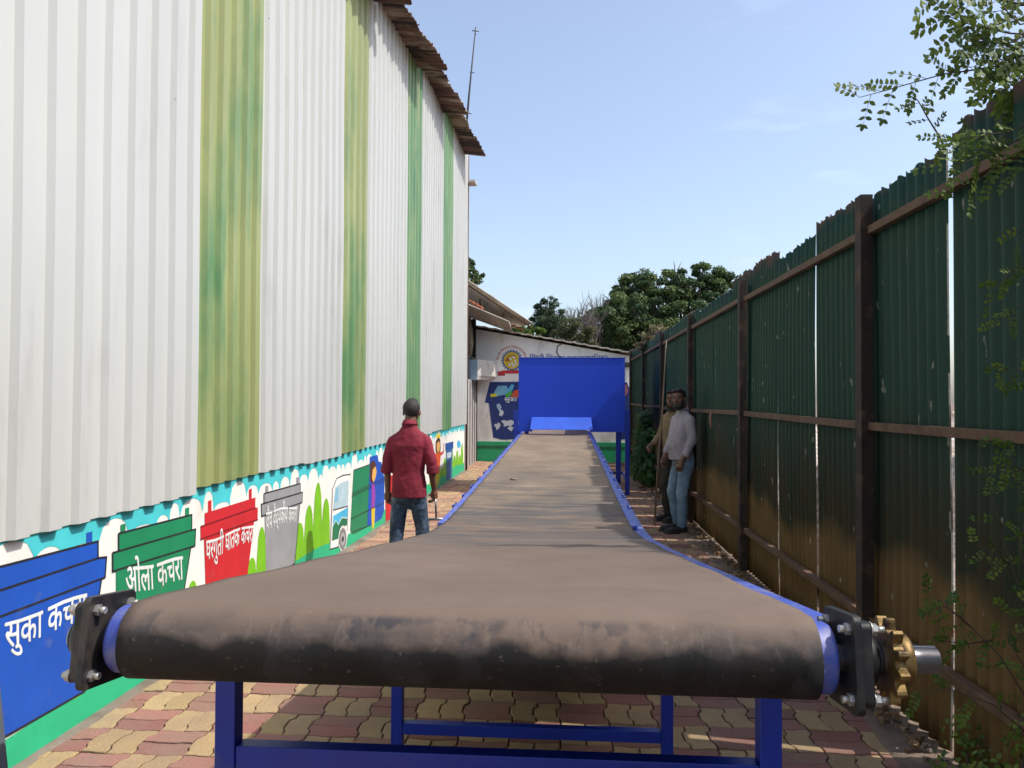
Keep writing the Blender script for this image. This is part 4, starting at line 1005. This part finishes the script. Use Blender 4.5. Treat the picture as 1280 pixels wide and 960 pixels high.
# man leaning on the fence, facing the lane, in a pale checked shirt (frame: faces +Y, rotated to look at the camera side)
HT = R(38)
p2 = person_root('person', (1.47, 9.42, 0), R(112), 'bearded man in pale grey shirt and light blue jeans leaning against the fence')
mb = MB(); hc = (-.02,.050,1.605); face_head(mb, hc, 1.0)
limb(mb, [(-.01,-.02,1.42),(-.015,.01,1.55)], [.060,.056])
mb.loft([(0,-.02,.90,.10,.07),(0,0,1.15,.10,.07),(0,-.02,1.33,.13,.06),(0,-.02,1.42,.08,.05)]); limb(mb,[(-.155,-.02,1.34),(.155,-.02,1.34)],[.036,.036])
limb(mb, [(.165,-.02,1.34),(.215,.0,1.09),(.185,.12,.90)], [.034,.038,.028]); hand(mb, (.183,.125,.895), (-.10,.35,-1), (-.4,1,0), -1, 1.05)
limb(mb, [(-.165,-.02,1.34),(-.215,-.02,1.09),(-.190,.10,.88)], [.034,.038,.028]); hand(mb, (-.188,.105,.875), (.05,.3,-1), (.4,1,0), 1, 1.05)
limb(mb, [(.08,-.02,.86),(.10,.06,.48),(.10,.0,.09)], [.06,.055,.038]); limb(mb, [(-.08,-.02,.86),(-.09,.04,.48),(-.09,.04,.09)], [.06,.055,.038])
remeshed(mb, 'body', SKIN, p2, .0065, 2)
mb = MB()
mb.loft([(0,.01,.87,.158,.128),(0,.01,.93,.160,.132),(0,.02,1.05,.158,.140),(0,.012,1.18,.160,.128),(0,-.008,1.30,.178,.112),(0,-.018,1.365,.172,.092),(0,-.02,1.42,.115,.074),(0,-.015,1.465,.066,.062)])
limb(mb, [(-.05,-.02,1.43),(-.165,-.02,1.345)],[.042,.056]); limb(mb, [(.05,-.02,1.43),(.165,-.02,1.345)],[.042,.056])
limb(mb, [(.166,-.02,1.345),(.215,.0,1.12),(.200,.085,.965)], [.062,.056,.046]); limb(mb, [(-.166,-.02,1.345),(-.215,-.02,1.12),(-.203,.06,.955)], [.062,.056,.046])
CHK = cloth('pale grey checked cotton', (.34,.30,.33), (.24,.21,.24), 4)
sh = remeshed(mb, 'shirt', CHK, p2, .0075, 2, [(.13,.018),(.05,.010)])
mb = MB(); mb.tube([(0,-.02,1.455),(-.005,-.005,1.50),(-.005,-.008,1.475)], [.072,.066,.080], 24, cap=False); mb.build('collar', CHK, sh)
mb = MB()
for k, yb in enumerate((.098,.125,.143,.158,.160)):
    mb = MB(); mb.ball((.0, yb, 1.34-.08*k), .006, 8, 6); mb.build('button', mat('pale button', (.6,.6,.6), .4), sh)
mb = MB()
mb.loft([(0,-.01,.72,.07,.06),(0,-.03,.79,.145,.105),(0,-.035,.88,.155,.118),(0,-.02,.98,.140,.102)])
limb(mb, [(.082,-.02,.82),(.10,.065,.49),(.10,.0,.10)], [.090,.068,.056]); limb(mb, [(-.082,-.02,.82),(-.09,.045,.49),(-.09,.045,.10)], [.090,.068,.056])
remeshed(mb, 'jeans', mat('light blue denim', (.16,.25,.34), .85, noise=(40,.15), dirt=[((.36,.46,.52), 3, .48, .68, (1,1,.6)), ((.07,.12,.19), 5, .52, .72)], bump=(18,.6,.012,(1,1,1.6))), p2, .0075, 2, [(.10,.016),(.04,.010)])
for (x, y) in ((.10,.0),(-.09,.04)):
    sm = MB(); limb(sm, [(x,y-.02,.05),(x,y+.13,.042),(x,y+.20,.034)], [.048,.046,.038], 14, flat=.8); sm.box((x-.047,y-.065,.0),(x+.047,y+.235,.020)); remeshed(sm, 'shoe', SHOE, p2, .007, 2)
def hairdo(c, par):
    mb = MB(); c = Vector(c); mb.ball(c+hv((0,-.022,.036)), (.084,.092,.092), 20, 14, rot=Matrix.Rotation(HT, 3, 'Z')); mb.ball(c+hv((0,.035,.098)), (.062,.050,.028), 16, 10, rot=Matrix.Rotation(HT, 3, 'Z')); mb.ball(c+hv((0,-.052,-.02)), (.066,.050,.058), 16, 10, rot=Matrix.Rotation(HT, 3, 'Z'))
    mb.ball(c+hv((.03,.05,.092)), (.035,.035,.024), 12, 8, rot=Matrix.Rotation(HT, 3, 'Z'))
    remeshed(mb, 'hair', HAIR, par, .007, 1, [(.02,.014)])
def beard(c, par):
    mb = MB(); c = Vector(c)
    mb.ball(c+hv((0,.040,-.096)), (.058,.056,.040), 14, 10, rot=Matrix.Rotation(HT, 3, 'Z')); mb.ball(c+hv((.048,.030,-.066)), (.030,.046,.040), 12, 8, rot=Matrix.Rotation(HT, 3, 'Z')); mb.ball(c+hv((-.048,.030,-.066)), (.030,.046,.040), 12, 8, rot=Matrix.Rotation(HT, 3, 'Z'))
    mb.ball(c+hv((0,.090,-.044)), (.030,.010,.006), 12, 8, rot=Matrix.Rotation(HT, 3, 'Z'))
    mb.ball(c+hv((.066,.012,-.03)), (.012,.016,.040), 10, 8, rot=Matrix.Rotation(HT, 3, 'Z')); mb.ball(c+hv((-.066,.012,-.03)), (.012,.016,.040), 10, 8, rot=Matrix.Rotation(HT, 3, 'Z'))
    remeshed(mb, 'beard', HAIR, par, .006, 1, [(.02,.006)])
def eyes(c, par):
    c = Vector(c)
    for sx in (-1, 1):
        mb = MB(); mb.ball(c+hv((sx*.029,.079,.006)), (.010,.007,.0045), 12, 8, rot=Matrix.Rotation(HT, 3, 'Z')); e = mb.build('eye', mat('eye white', (.16,.12,.10), .4), par)
        mb = MB(); mb.ball(c+hv((sx*.029,.0855,.006)), (.0055,.003,.0055), 10, 6, rot=Matrix.Rotation(HT, 3, 'Z')); mb.build('iris', mat('dark iris', (.02,.012,.008), .2), e)
        mb = MB(); mb.ball(c+hv((sx*.029,.086,.027)), (.020,.006,.0045), 10, 6, rot=Matrix.Rotation(HT, 3, 'Z')); mb.build('eyebrow', HAIR, par)
hairdo(hc, p2); beard(hc, p2); eyes(hc, p2)

# second man half hidden behind him
HT = R(15)
p3 = person_root('person', (1.50, 10.25, 0), R(128), 'man in tan clothes with dark scarf standing half hidden behind the bearded man')
mb = MB(); hc = (-.02,.045,1.60); face_head(mb, hc, 1.0)
limb(mb, [(-.01,-.02,1.42),(-.015,.01,1.55)], [.060,.056]); mb.loft([(0,-.02,.90,.10,.07),(0,0,1.15,.10,.07),(0,-.02,1.33,.13,.06),(0,-.02,1.42,.08,.05)]); limb(mb,[(-.155,-.02,1.34),(.155,-.02,1.34)],[.036,.036])
limb(mb, [(.165,-.02,1.34),(.237,.0,1.11),(.245,.15,1.0)], [.034,.036,.027]); hand(mb, (.25,.165,.985), (-.2,.75,-.5), (-.3,.5,1), -1, 1.05)
limb(mb, [(-.165,-.02,1.34),(-.215,-.02,1.09),(-.208,.08,.86)], [.034,.036,.027]); hand(mb, (-.213,.085,.855), (.05,.2,-1), (.4,1,0), 1, 1.05)
limb(mb, [(.08,-.02,.86),(.10,.05,.48),(.10,.0,.09)], [.06,.052,.038]); limb(mb, [(-.08,-.02,.86),(-.09,.04,.48),(-.09,.04,.09)], [.06,.052,.038])
remeshed(mb, 'body', SKIN, p3, .0065, 2)
mb = MB()
mb.loft([(0,.0,.84,.155,.120),(0,.0,.93,.155,.120),(0,.01,1.05,.148,.120),(0,.005,1.18,.155,.115),(0,-.008,1.30,.172,.106),(0,-.018,1.365,.168,.090),(0,-.02,1.42,.115,.074),(0,-.015,1.465,.066,.062)])
limb(mb, [(-.05,-.02,1.43),(-.165,-.02,1.345)],[.042,.054]); limb(mb, [(.05,-.02,1.43),(.165,-.02,1.345)],[.042,.054])
limb(mb, [(.168,-.02,1.34),(.235,.0,1.13),(.24,.11,1.02)], [.060,.054,.046]); limb(mb, [(-.168,-.02,1.34),(-.215,-.02,1.12),(-.205,.05,.93)], [.060,.054,.046])
remeshed(mb, 'shirt', cloth('tan cotton', (.22,.145,.075), (.14,.09,.05)), p3, .0075, 2, [(.13,.018),(.05,.01)])
mb = MB(); limb(mb, [(-.08,-.03,.88),(.08,-.03,.88)], [.112,.112])
limb(mb, [(.09,-.02,.84),(.10,.055,.49),(.10,.0,.10)], [.098,.076,.064]); limb(mb, [(-.09,-.02,.84),(-.09,.045,.49),(-.09,.045,.10)], [.098,.076,.064])
remeshed(mb, 'trousers', cloth('dark olive trousers', (.040,.036,.026)), p3, .0075, 3, [(.10,.024)])
for (x, y) in ((.10,.0),(-.09,.04)):
    sm = MB(); limb(sm, [(x,y-.02,.05),(x,y+.13,.042),(x,y+.20,.034)], [.048,.046,.038], 14, flat=.8); sm.box((x-.047,y-.065,.0),(x+.047,y+.235,.020)); remeshed(sm, 'shoe', SHOE, p3, .007, 2)
hairdo(hc, p3); eyes(hc, p3)
mb = MB(); mb.tube([(0,.0,1.47),(0,.02,1.52),(-.01,.06,1.56),(-.02,.075,1.585)], [.10,.085,.070,.055], 16); remeshed(mb, 'scarf', cloth('black scarf', (.015,.014,.016)), p3, .008, 2, [(.04,.014)])
# stick he holds
a = atY(833, 425, 9.95); b_ = atY(817, 619, 9.95)
st = empty('bamboo_stick', (b_.x, b_.y-.1, 0), 'long thin bamboo stick held upright in front of the man in tan', 'stick')
mb = MB(); mb.tube([(0,0,.005),(a.x*.3-b_.x*.3,.03,.8),((a.x-b_.x)*.62+.01,.07,1.5),(a.x-b_.x,.10,a.z)], [.012,.012,.010,.007], 8); mb.build('cane', mat('dry bamboo', (.20,.14,.09), .7, noise=(20,.3,(1,1,.3))), st)

# ---------------------------------------------------------------- vegetation
def leaf_mesh(name, pts, nrm, size, tint, m, parent, aspect=.5, seg=2, dirs=None, seed=0):
    """many small folded leaves: pts (n,3), one leaf each"""
    g = np.random.default_rng(seed); n = len(pts)
    nrm = nrm/np.linalg.norm(nrm, axis=1, keepdims=True)
    d = g.normal(size=(n,3)) if dirs is None else dirs + g.normal(size=(n,3))*.15
    d = d-nrm*(d*nrm).sum(1, keepdims=True); d /= np.linalg.norm(d, axis=1, keepdims=True)+1e-9; s = np.cross(nrm, d)
    L_ = size[:, None]; Wd = L_*aspect
    # outline: base, left-low, left-high, tip, right-high, right-low ; folded slightly along the rib
    P = [pts, pts+d*L_*.30+s*Wd*.5+nrm*L_*.05, pts+d*L_*.68+s*Wd*.45+nrm*L_*.06, pts+d*L_, pts+d*L_*.68-s*Wd*.45+nrm*L_*.06, pts+d*L_*.30-s*Wd*.5+nrm*L_*.05]
    V = np.stack(P, 1).reshape(-1, 3).astype(np.float32); base = np.arange(n)*6
    F1 = np.stack([base, base+1, base+2, base+3], 1); F2 = np.stack([base, base+3, base+4, base+5], 1)
    Fs = np.concatenate([F1, F2]).astype(np.int32)
    me = bpy.data.meshes.new(name); me.vertices.add(len(V)); me.vertices.foreach_set('co', V.ravel())
    me.loops.add(Fs.size); me.loops.foreach_set('vertex_index', Fs.ravel()); me.polygons.add(len(Fs))
    me.polygons.foreach_set('loop_start', np.arange(len(Fs), dtype=np.int32)*4); me.update(calc_edges=True); me.validate()
    at = me.attributes.new('tint', 'FLOAT', 'POINT'); at.data.foreach_set('value', np.repeat(tint, 6).astype(np.float32))
    me.materials.append(m); o = bpy.data.objects.new(name, me); COL.objects.link(o); o.parent = parent; return o
BARK = mat('bark', (.075,.055,.042), .9, noise=(12,.4,(1,1,.3)), bump=(25,.8,.02,(1,1,.3)))
GREYB = mat('grey bark', (.17,.15,.135), .9, noise=(12,.3,(1,1,.3)))
LF_D = leafmat('dark broad leaves', (.036,.080,.036), (.15,.21,.065))
LF_B = leafmat('blue green needles', (.030,.062,.034), (.075,.115,.055))
LF_O = leafmat('olive leaves', (.055,.075,.028), (.14,.15,.06))
LF_Y = leafmat('fresh green leaves', (.045,.105,.018), (.17,.24,.03))
LF_P = leafmat('dry straw leaves', (.16,.13,.07), (.30,.27,.15))
def tree(name, label, base, height, clumps, leafm, n, lsz, trunk_r=.2, bark=None, seed=0, nl=None, aspect=.55, group=None, tb=.0):
    """clumps: (x,y,z,r) relative to the base"""
    g = np.random.default_rng(seed); q = random.Random(seed); e = empty(name, base, label, 'tree', group)
    mb = MB(); top = max(c[2] for c in clumps); cx_ = sum(c[0] for c in clumps)/len(clumps)
    fork = Vector((cx_*.15, 0, height*.28)); mb.tube([(0,0,-.1),(cx_*.05,0,height*.12),fork], [trunk_r*1.25,trunk_r,trunk_r*.85], 10); mb.build('trunk', bark or BARK, e)
    mb = MB()
    for (x, y, z, r_) in clumps:
        c = Vector((x, y, z)); mid = fork.lerp(c, .5)+Vector((q.uniform(-.3,.3),q.uniform(-.3,.3),q.uniform(-.1,.4)))*height*.06
        mb.tube([fork, mid, c], [trunk_r*.42, trunk_r*.22, trunk_r*.08], 7)
        for _ in range(4):
            d = Vector((q.gauss(0,1), q.gauss(0,1), q.gauss(.4,.8))).normalized()*r_*.9
            mb.tube([mid.lerp(c,.6), c+d*.5+Vector((0,0,.05)), c+d], [trunk_r*.10, trunk_r*.06, trunk_r*.02], 5)
    mb.build('limbs', bark or BARK, e)
    wts = np.array([c[3]**2 for c in clumps]); wts = wts/wts.sum(); P = []; N_ = []; T = []
    for c, w_ in zip(clumps, wts):
        k = int(n*w_); nsub = max(6, int(14*w_*len(clumps)))
        sub = g.normal(size=(nsub, 3)); sub /= np.linalg.norm(sub, axis=1, keepdims=True); sub *= (g.uniform(.45, 1.0, (nsub,1)))*c[3]; sub[:, 2] *= .75
        srad = g.uniform(.18, .38, nsub)*c[3]; st = g.uniform(0, 1, nsub)
        idx = g.integers(0, nsub, k); d = g.normal(size=(k,3)); d /= np.linalg.norm(d, axis=1, keepdims=True)
        pts = sub[idx] + d*srad[idx][:, None]*g.uniform(.55,1.05,(k,1))*np.array([1,1,.62])
        P.append(pts+np.array(c[:3])); N_.append(d*.7+np.array([0,0,.6])+g.normal(size=(k,3))*.45); T.append(np.clip(st[idx]*.6+g.uniform(0,.4,k), 0, 1))
    P = np.concatenate(P); keep = P[:, 2] > .2; N_ = np.concatenate(N_)[keep]; T = np.concatenate(T)[keep]; P = P[keep]
    leaf_mesh('crown', P, N_, g.uniform(.6, 1.25, len(P))*lsz, T, leafm, e, aspect, seed=seed); return e
def px(x, y, Y): return atY(x, y, Y)
def clump_px(base, Y, lst, dy=1.0, sd_=0):
    q = random.Random(sd_); out = []
    for (x, y, r_) in lst: p_ = px(x, y, Y+q.uniform(-dy, dy)); out.append((p_.x-base[0], p_.y-base[1], p_.z, r_*Y/960))
    return out
Y = 38; B0 = (5.2, Y, 0)
tree('rain_tree', 'broad dark green tree rising above the fence at the end of the lane', B0, 8.3,
     clump_px(B0, Y, [(768,395,34),(778,372,26),(800,365,32),(835,362,32),(872,352,30),(905,362,28),(885,345,24),(775,430,34),(815,415,38),(860,405,42),(905,400,40),(845,345,22),(758,420,24),(940,385,34),(800,450,40),(850,450,40),(765,378,22),(748,405,20),(742,430,26),(765,450,30),(790,385,30),(820,385,30),(860,375,30),(895,380,30),(920,372,22),(830,430,36),(780,415,30),(925,420,36),(950,400,26),(925,354,22),(940,372,24),(880,372,28),(855,360,20),(895,352,20),(820,358,22),(870,440,36),(900,430,36),(785,440,32),(812,470,36)], 1.8, 1), LF_D, 150000, .125, .38, seed=1, group=None)
B1 = (3.6, 44, 0)
tree('tree', 'greyish green tree crown behind the left side of the broad dark tree', B1, 8.3, clump_px(B1, 44, [(788,354,18),(774,366,18),(804,358,18),(790,375,22),(770,382,20)], .8, 2), LF_B, 16000, .12, .25, seed=2)
B2 = (-.55, 33, 0)
tree('conifer_tree', 'slender blue green tree beyond the white gable roof', B2, 6.2, clump_px(B2, 33, [(684,374,10),(683,384,16),(676,392,16),(692,390,15),(674,402,20),(697,402,18),(687,398,18),(680,408,22),(693,412,22),(672,418,20),(690,430,26),(678,440,26)], .5, 3), LF_B, 26000, .085, .14, seed=3, aspect=.35)
B3 = (1.0, 31, 0)
tree('shrub_tree', 'light olive feathery bush above the middle of the gable roof', B3, 4.6, clump_px(B3, 31, [(712,408,18),(726,414,18),(702,420,18),(740,424,16),(722,432,20)], .5, 4), LF_O, 12000, .08, .07, seed=4, aspect=.35)
B4 = (-1.9, 30, 0)
tree('shrub_tree', 'low green tree just right of the brown awning tip', B4, 4.6, clump_px(B4, 30, [(655,412,12),(668,416,12),(645,402,12),(640,420,18),(660,430,18)], .5, 5), LF_Y, 8000, .08, .08, seed=5)
B5 = (-5.2, 42, 0)
tree('tree', 'dark tree top peeking out past the far corner of the shed', B5, 9.5, clump_px(B5, 42, [(586,330,12),(592,342,12),(584,352,16),(578,338,16),(596,352,8),(575,365,26)], .5, 6), LF_D, 9000, .13, .2, seed=6)
# bare trees
def bare(name, label, base, H_, spread, seed):
    q = random.Random(seed); e = empty(name, base, label, 'tree', 'bare trees behind the gable roof'); mb = MB()
    def grow(p, d, L_, r_, lv):
        mid = p+d*L_*.5+Vector((q.gauss(0,.04),q.gauss(0,.04),0))*L_; end = p+d*L_
        mb.tube([p, mid, end], [r_, r_*.8, r_*.6], 6 if lv < 2 else 4, cap=False)
        if lv == 5: return
        for _ in range(3 if lv < 4 else 2):
            nd = (d+Vector((q.gauss(0,.35),q.gauss(0,.35),q.uniform(0,.35)))*spread).normalized(); grow(p.lerp(end, q.uniform(.55,1)), nd, L_*q.uniform(.55,.8), r_*.64, lv+1)
    mb2 = MB(); mb2.tube([(0,0,-.1),(0,0,H_*.28)], [.11,.09], 8); mb2.build('trunk', GREYB, e)
    grow(Vector((0,0,H_*.27)), Vector((0,0,1)), H_*.27, .085, 0); mb.build('branches', GREYB, e, fix=False)
for i, (x, yt, Y, sp, lab) in enumerate(((747,352,37,.85,'tallest leafless grey tree against the left flank of the broad dark tree'),(728,364,36,.8,'middle leafless grey tree over the gable roof'),(709,370,35,.8,'leftmost leafless grey tree beside the slender blue green tree'),(738,372,35,.9,'short leafless grey tree between the two taller bare ones'))):
    t_ = px(x, yt, Y); bare('bare_tree', lab, (t_.x, Y, 0), t_.z, sp, 40+i)
# dry plants peeping over the far fence
B6 = (2.35, 15.5, 0)
tree('dry_shrub', 'pale dry straggly shrub poking over the far end of the fence', B6, 3.0, clump_px(B6, 15.5, [(812,420,9),(824,412,9),(818,430,12),(832,424,8),(803,432,8)], .5, 7), LF_P, 1500, .07, .03, seed=7, aspect=.3)
B7 = (3.2, 20, 0)
tree('tree', 'grey leafy treetop just above the middle of the fence line', B7, 5.2, clump_px((3.2,20,0), 14, [(936,342,6),(928,350,8),(944,350,8)], .3, 8), LF_B, 700, .06, .05, seed=8)

# green climbers at the far foot of the fence
def bushy(name, label, cat, base, blobs, n, lsz, m, seed, asp=.6):
    g = np.random.default_rng(seed); q = random.Random(seed); e = empty(name, base, label, cat); P = []; T = []; N_ = []
    mb = MB()
    for (x, y, z, r_) in blobs:
        mb.tube([(x*.4,y*.6,0),(x*.7+.03,y*.9,z*.6),(x,y,z)], [.010,.007,.004], 5)
        k = int(n*r_*r_/sum(b_[3]**2 for b_ in blobs)); d = g.normal(size=(k,3)); d /= np.linalg.norm(d, axis=1, keepdims=True); rr = g.uniform(.3,1,(k,1))*r_
        P.append(d*rr*np.array([.7,1,1])+np.array([x,y,z])); N_.append(d+np.array([-.6,-.5,.4])+g.normal(size=(k,3))*.3); T.append(g.uniform(0,1,k))
    mb.build('stems', BARK, e); P = np.concatenate(P); P[:, 2] = np.maximum(P[:, 2], .02)
    leaf_mesh('foliage', P, np.concatenate(N_), g.uniform(.6,1.3,len(P))*lsz, np.concatenate(T), m, e, asp, seed=seed)
bushy('climber_plant', 'dense green leafy climber at the foot of the far fence behind the stick', 'plant', (1.50, 14.3, 0),
      [(.10,.9,.3,.32),(.05,.4,.45,.32),(.05,-.1,.4,.33),(.12,.5,.85,.28),(.12,0,.80,.26),(.1,.9,.8,.30),(.12,.4,1.15,.22),(.12,.9,1.15,.22),(.05,-.5,.28,.25)], 2600, .10, leafmat('climber leaves', (.020,.070,.012), (.07,.17,.03)), 11, .85)

# overhanging branches with paired leaflets, rooted behind the fence at the right
def spray(mb, stem, n_pairs, ll, out, g, rad=.004, start=.15, droop=.25):
    """a stem with compound leaves; leaflets appended to out"""
    stem = [Vector(p) for p in stem]; mb.tube(stem, [rad*(1-.7*i/(len(stem)-1)) for i in range(len(stem))], 6)
    segs = [(a, b_) for a, b_ in zip(stem[:-1], stem[1:])]; tot = sum((b_-a).length for a, b_ in segs)
    def at(t):
        L_ = t*tot
        for a, b_ in segs:
            l = (b_-a).length
            if L_ <= l: return a.lerp(b_, L_/l), (b_-a).normalized()
            L_ -= l
        return stem[-1], (stem[-1]-stem[-2]).normalized()
    for k in range(n_pairs):
        p, d = at(start+(1-start)*k/max(1, n_pairs-1)); side = d.cross(Vector((g.gauss(0,.4), -1, g.gauss(0,.4)))).normalized()*(1 if k % 2 else -1)
        rd = (d*.8+side*.9+Vector((g.gauss(0,.2),g.gauss(0,.3),-droop+g.gauss(0,.15)))).normalized(); rl = ll*g.uniform(3.0, 4.6)
        e = p+rd*rl+Vector((0,0,-.01)); mb.tube([p, p.lerp(e,.5)+Vector((0,0,.004)), e], [rad*.28, rad*.22, rad*.12], 4)
        nn = g.randint(4, 6); ls = rd.cross(Vector((g.gauss(0,.5),-1,g.gauss(.3,.5)))).normalized(); nm = rd.cross(ls).normalized(); tnt = g.random()
        for i in range(nn):
            b0 = p.lerp(e, .22+.78*i/(nn-1))
            for s_ in (-1, 1):
                out.append((b0, (ls*s_+rd*.45).normalized(), nm+Vector((g.gauss(0,.25),g.gauss(0,.25),g.gauss(0,.25))), ll*g.uniform(.8,1.15), min(1,max(0,tnt*.6+g.uniform(-.1,.4)))))
        out.append((e, rd, nm, ll*1.05, tnt))
def leaves_from(out, m, par, name='foliage', asp=.52, seed=0):
    leaf_mesh(name, np.array([o[0][:] for o in out]), np.array([o[2][:] for o in out]), np.array([o[3] for o in out]), np.array([o[4] for o in out]), m, par, asp, dirs=np.array([o[1][:] for o in out]), seed=seed)
LF_S = leafmat('sapling leaflets', (.040,.085,.022), (.20,.27,.04))
g_ = random.Random(77); RY = 3.05; base = Vector((2.35, 3.1, 0))
sap = empty('young_tree', base, 'overhanging leafy branches with small paired leaflets at the top right', 'tree')
S = lambda x, y, Y=RY: atY(960+x/2.284, y/2.284, Y)-base
tk = MB(); tk.tube([(0,0,-.1),(.03,.02,1.2),(.0,.0,2.2),S(760,300),S(770,150),S(780,-60)], [.035,.030,.024,.018,.014,.010], 8); tk.build('trunk', BARK, sap)
mb = MB(); out = []
for st, npn, ll in (
    ([S(765,185),S(680,184),S(585,200),S(500,212),S(400,240),S(330,260),S(262,278)], 14, .028),
    ([S(765,60),S(720,70),S(680,30),S(630,-30)], 9, .036), ([S(765,130),S(700,140),S(640,150),S(590,190)], 8, .034),
    ([S(765,100),S(690,95),S(620,80),S(560,65),S(500,40)], 12, .034), ([S(760,20),S(690,5),S(600,-10),S(520,-20),S(455,-30)], 10, .034),
    ([S(765,80),S(700,120),S(640,125),S(570,110)], 8, .036), ([S(765,230),S(720,240),S(690,262),S(665,275)], 7, .032),
    ([S(765,150),S(730,170),S(700,200),S(690,235)], 7, .034), ([S(765,40),S(740,20),S(720,-20)], 6, .036), ([S(765,110),S(745,140),S(735,170)], 6, .036),
    ([S(500,412),S(480,375),S(455,335),S(430,290),S(415,272)], 6, .020),
    ([S(590,430),S(560,405),S(530,395),S(500,405)], 5, .022), ([S(765,200),S(755,240),S(735,270)], 6, .036)):
    spray(mb, st, npn, ll, out, g_)
mb.build('branches', BARK, sap, fix=False); leaves_from(out, LF_S, sap, 'crown')

# sprays hanging in front of the fence at the right
def vine(label, stems, m, seed, base, ll=.022, asp=.55, cat='plant'):
    g = random.Random(seed); e = empty('hanging_vine' if 'hang' in label else 'fence_weed', base, label, cat); mb = MB(); out = []; base = Vector(base)
    for st, k in stems: spray(mb, [Vector(p)-base for p in st], k, ll, out, g, .0028)
    mb.build('stems', BARK, e, fix=False); leaves_from(out, m, e, 'foliage', asp, seed)
A = lambda x, y, Y=2.75: atY(x, y, Y)
vine('yellow green leaves hanging over the fence top at the right', [([A(1290,150),A(1262,165),A(1235,168),A(1205,175)],8),([A(1290,168),A(1250,185),A(1215,200),A(1185,208)],8),([A(1290,205),A(1255,200),A(1225,225),A(1198,240)],6),([A(1262,165),A(1240,180),A(1225,190)],5)], LF_Y, 5, (1.66, 2.75, 0), .024)
vine('thin green tendrils hanging down the upper fence at the right edge', [([A(1292,330),A(1270,335),A(1255,350),A(1240,362)],5),([A(1290,375),A(1272,385),A(1255,400)],4),([A(1290,270),A(1275,285),A(1268,300)],3)], LF_Y, 6, (1.64, 2.7, 0), .018)
vine('thin straggly weed growing up against the lower fence at right', [([A(1300,800,2.6),A(1262,700,2.6),A(1245,640,2.6),A(1225,560,2.6)],8),([A(1300,760,2.6),A(1275,690,2.6),A(1285,620,2.6),A(1290,585,2.6)],10),([A(1262,705,2.6),A(1240,690,2.6),A(1218,680,2.6)],4),
     ([A(1300,640,2.6),A(1270,600,2.6),A(1262,560,2.6)],7),([A(1300,480,2.6),A(1275,462,2.6),A(1240,465,2.6)],6),([A(1285,590,2.6),A(1262,580,2.6),A(1240,592,2.6)],5)], LF_Y, 7, (1.62, 2.6, 0), .016)
vine('thorny weed with small bright leaves behind the sprocket shaft', [([A(1300,900,2.5),A(1250,820,2.5),A(1200,770,2.5),A(1160,745,2.5)],8),([A(1215,785,2.5),A(1185,760,2.5),A(1180,750,2.5)],5),([A(1300,930,2.5),A(1240,880,2.5),A(1190,862,2.5),A(1150,860,2.5)],5),([A(1290,850,2.5),A(1260,800,2.5),A(1270,750,2.5)],6),([A(1240,800,2.5),A(1210,805,2.5),A(1170,800,2.5)],5)], LF_Y, 8, (1.58, 2.5, 0), .018)
bushy('ground_weed', 'low bright green weeds at the foot of the fence in the bottom right corner', 'plant', (1.57, 3.02, 0), [(-.03,.15,.12,.10),(.03,-.05,.18,.13),(-.10,-.15,.08,.10),(.08,.25,.22,.11),(.06,-.25,.22,.12),(.12,-.1,.38,.10)], 620, .026, LF_Y, 13, .6)
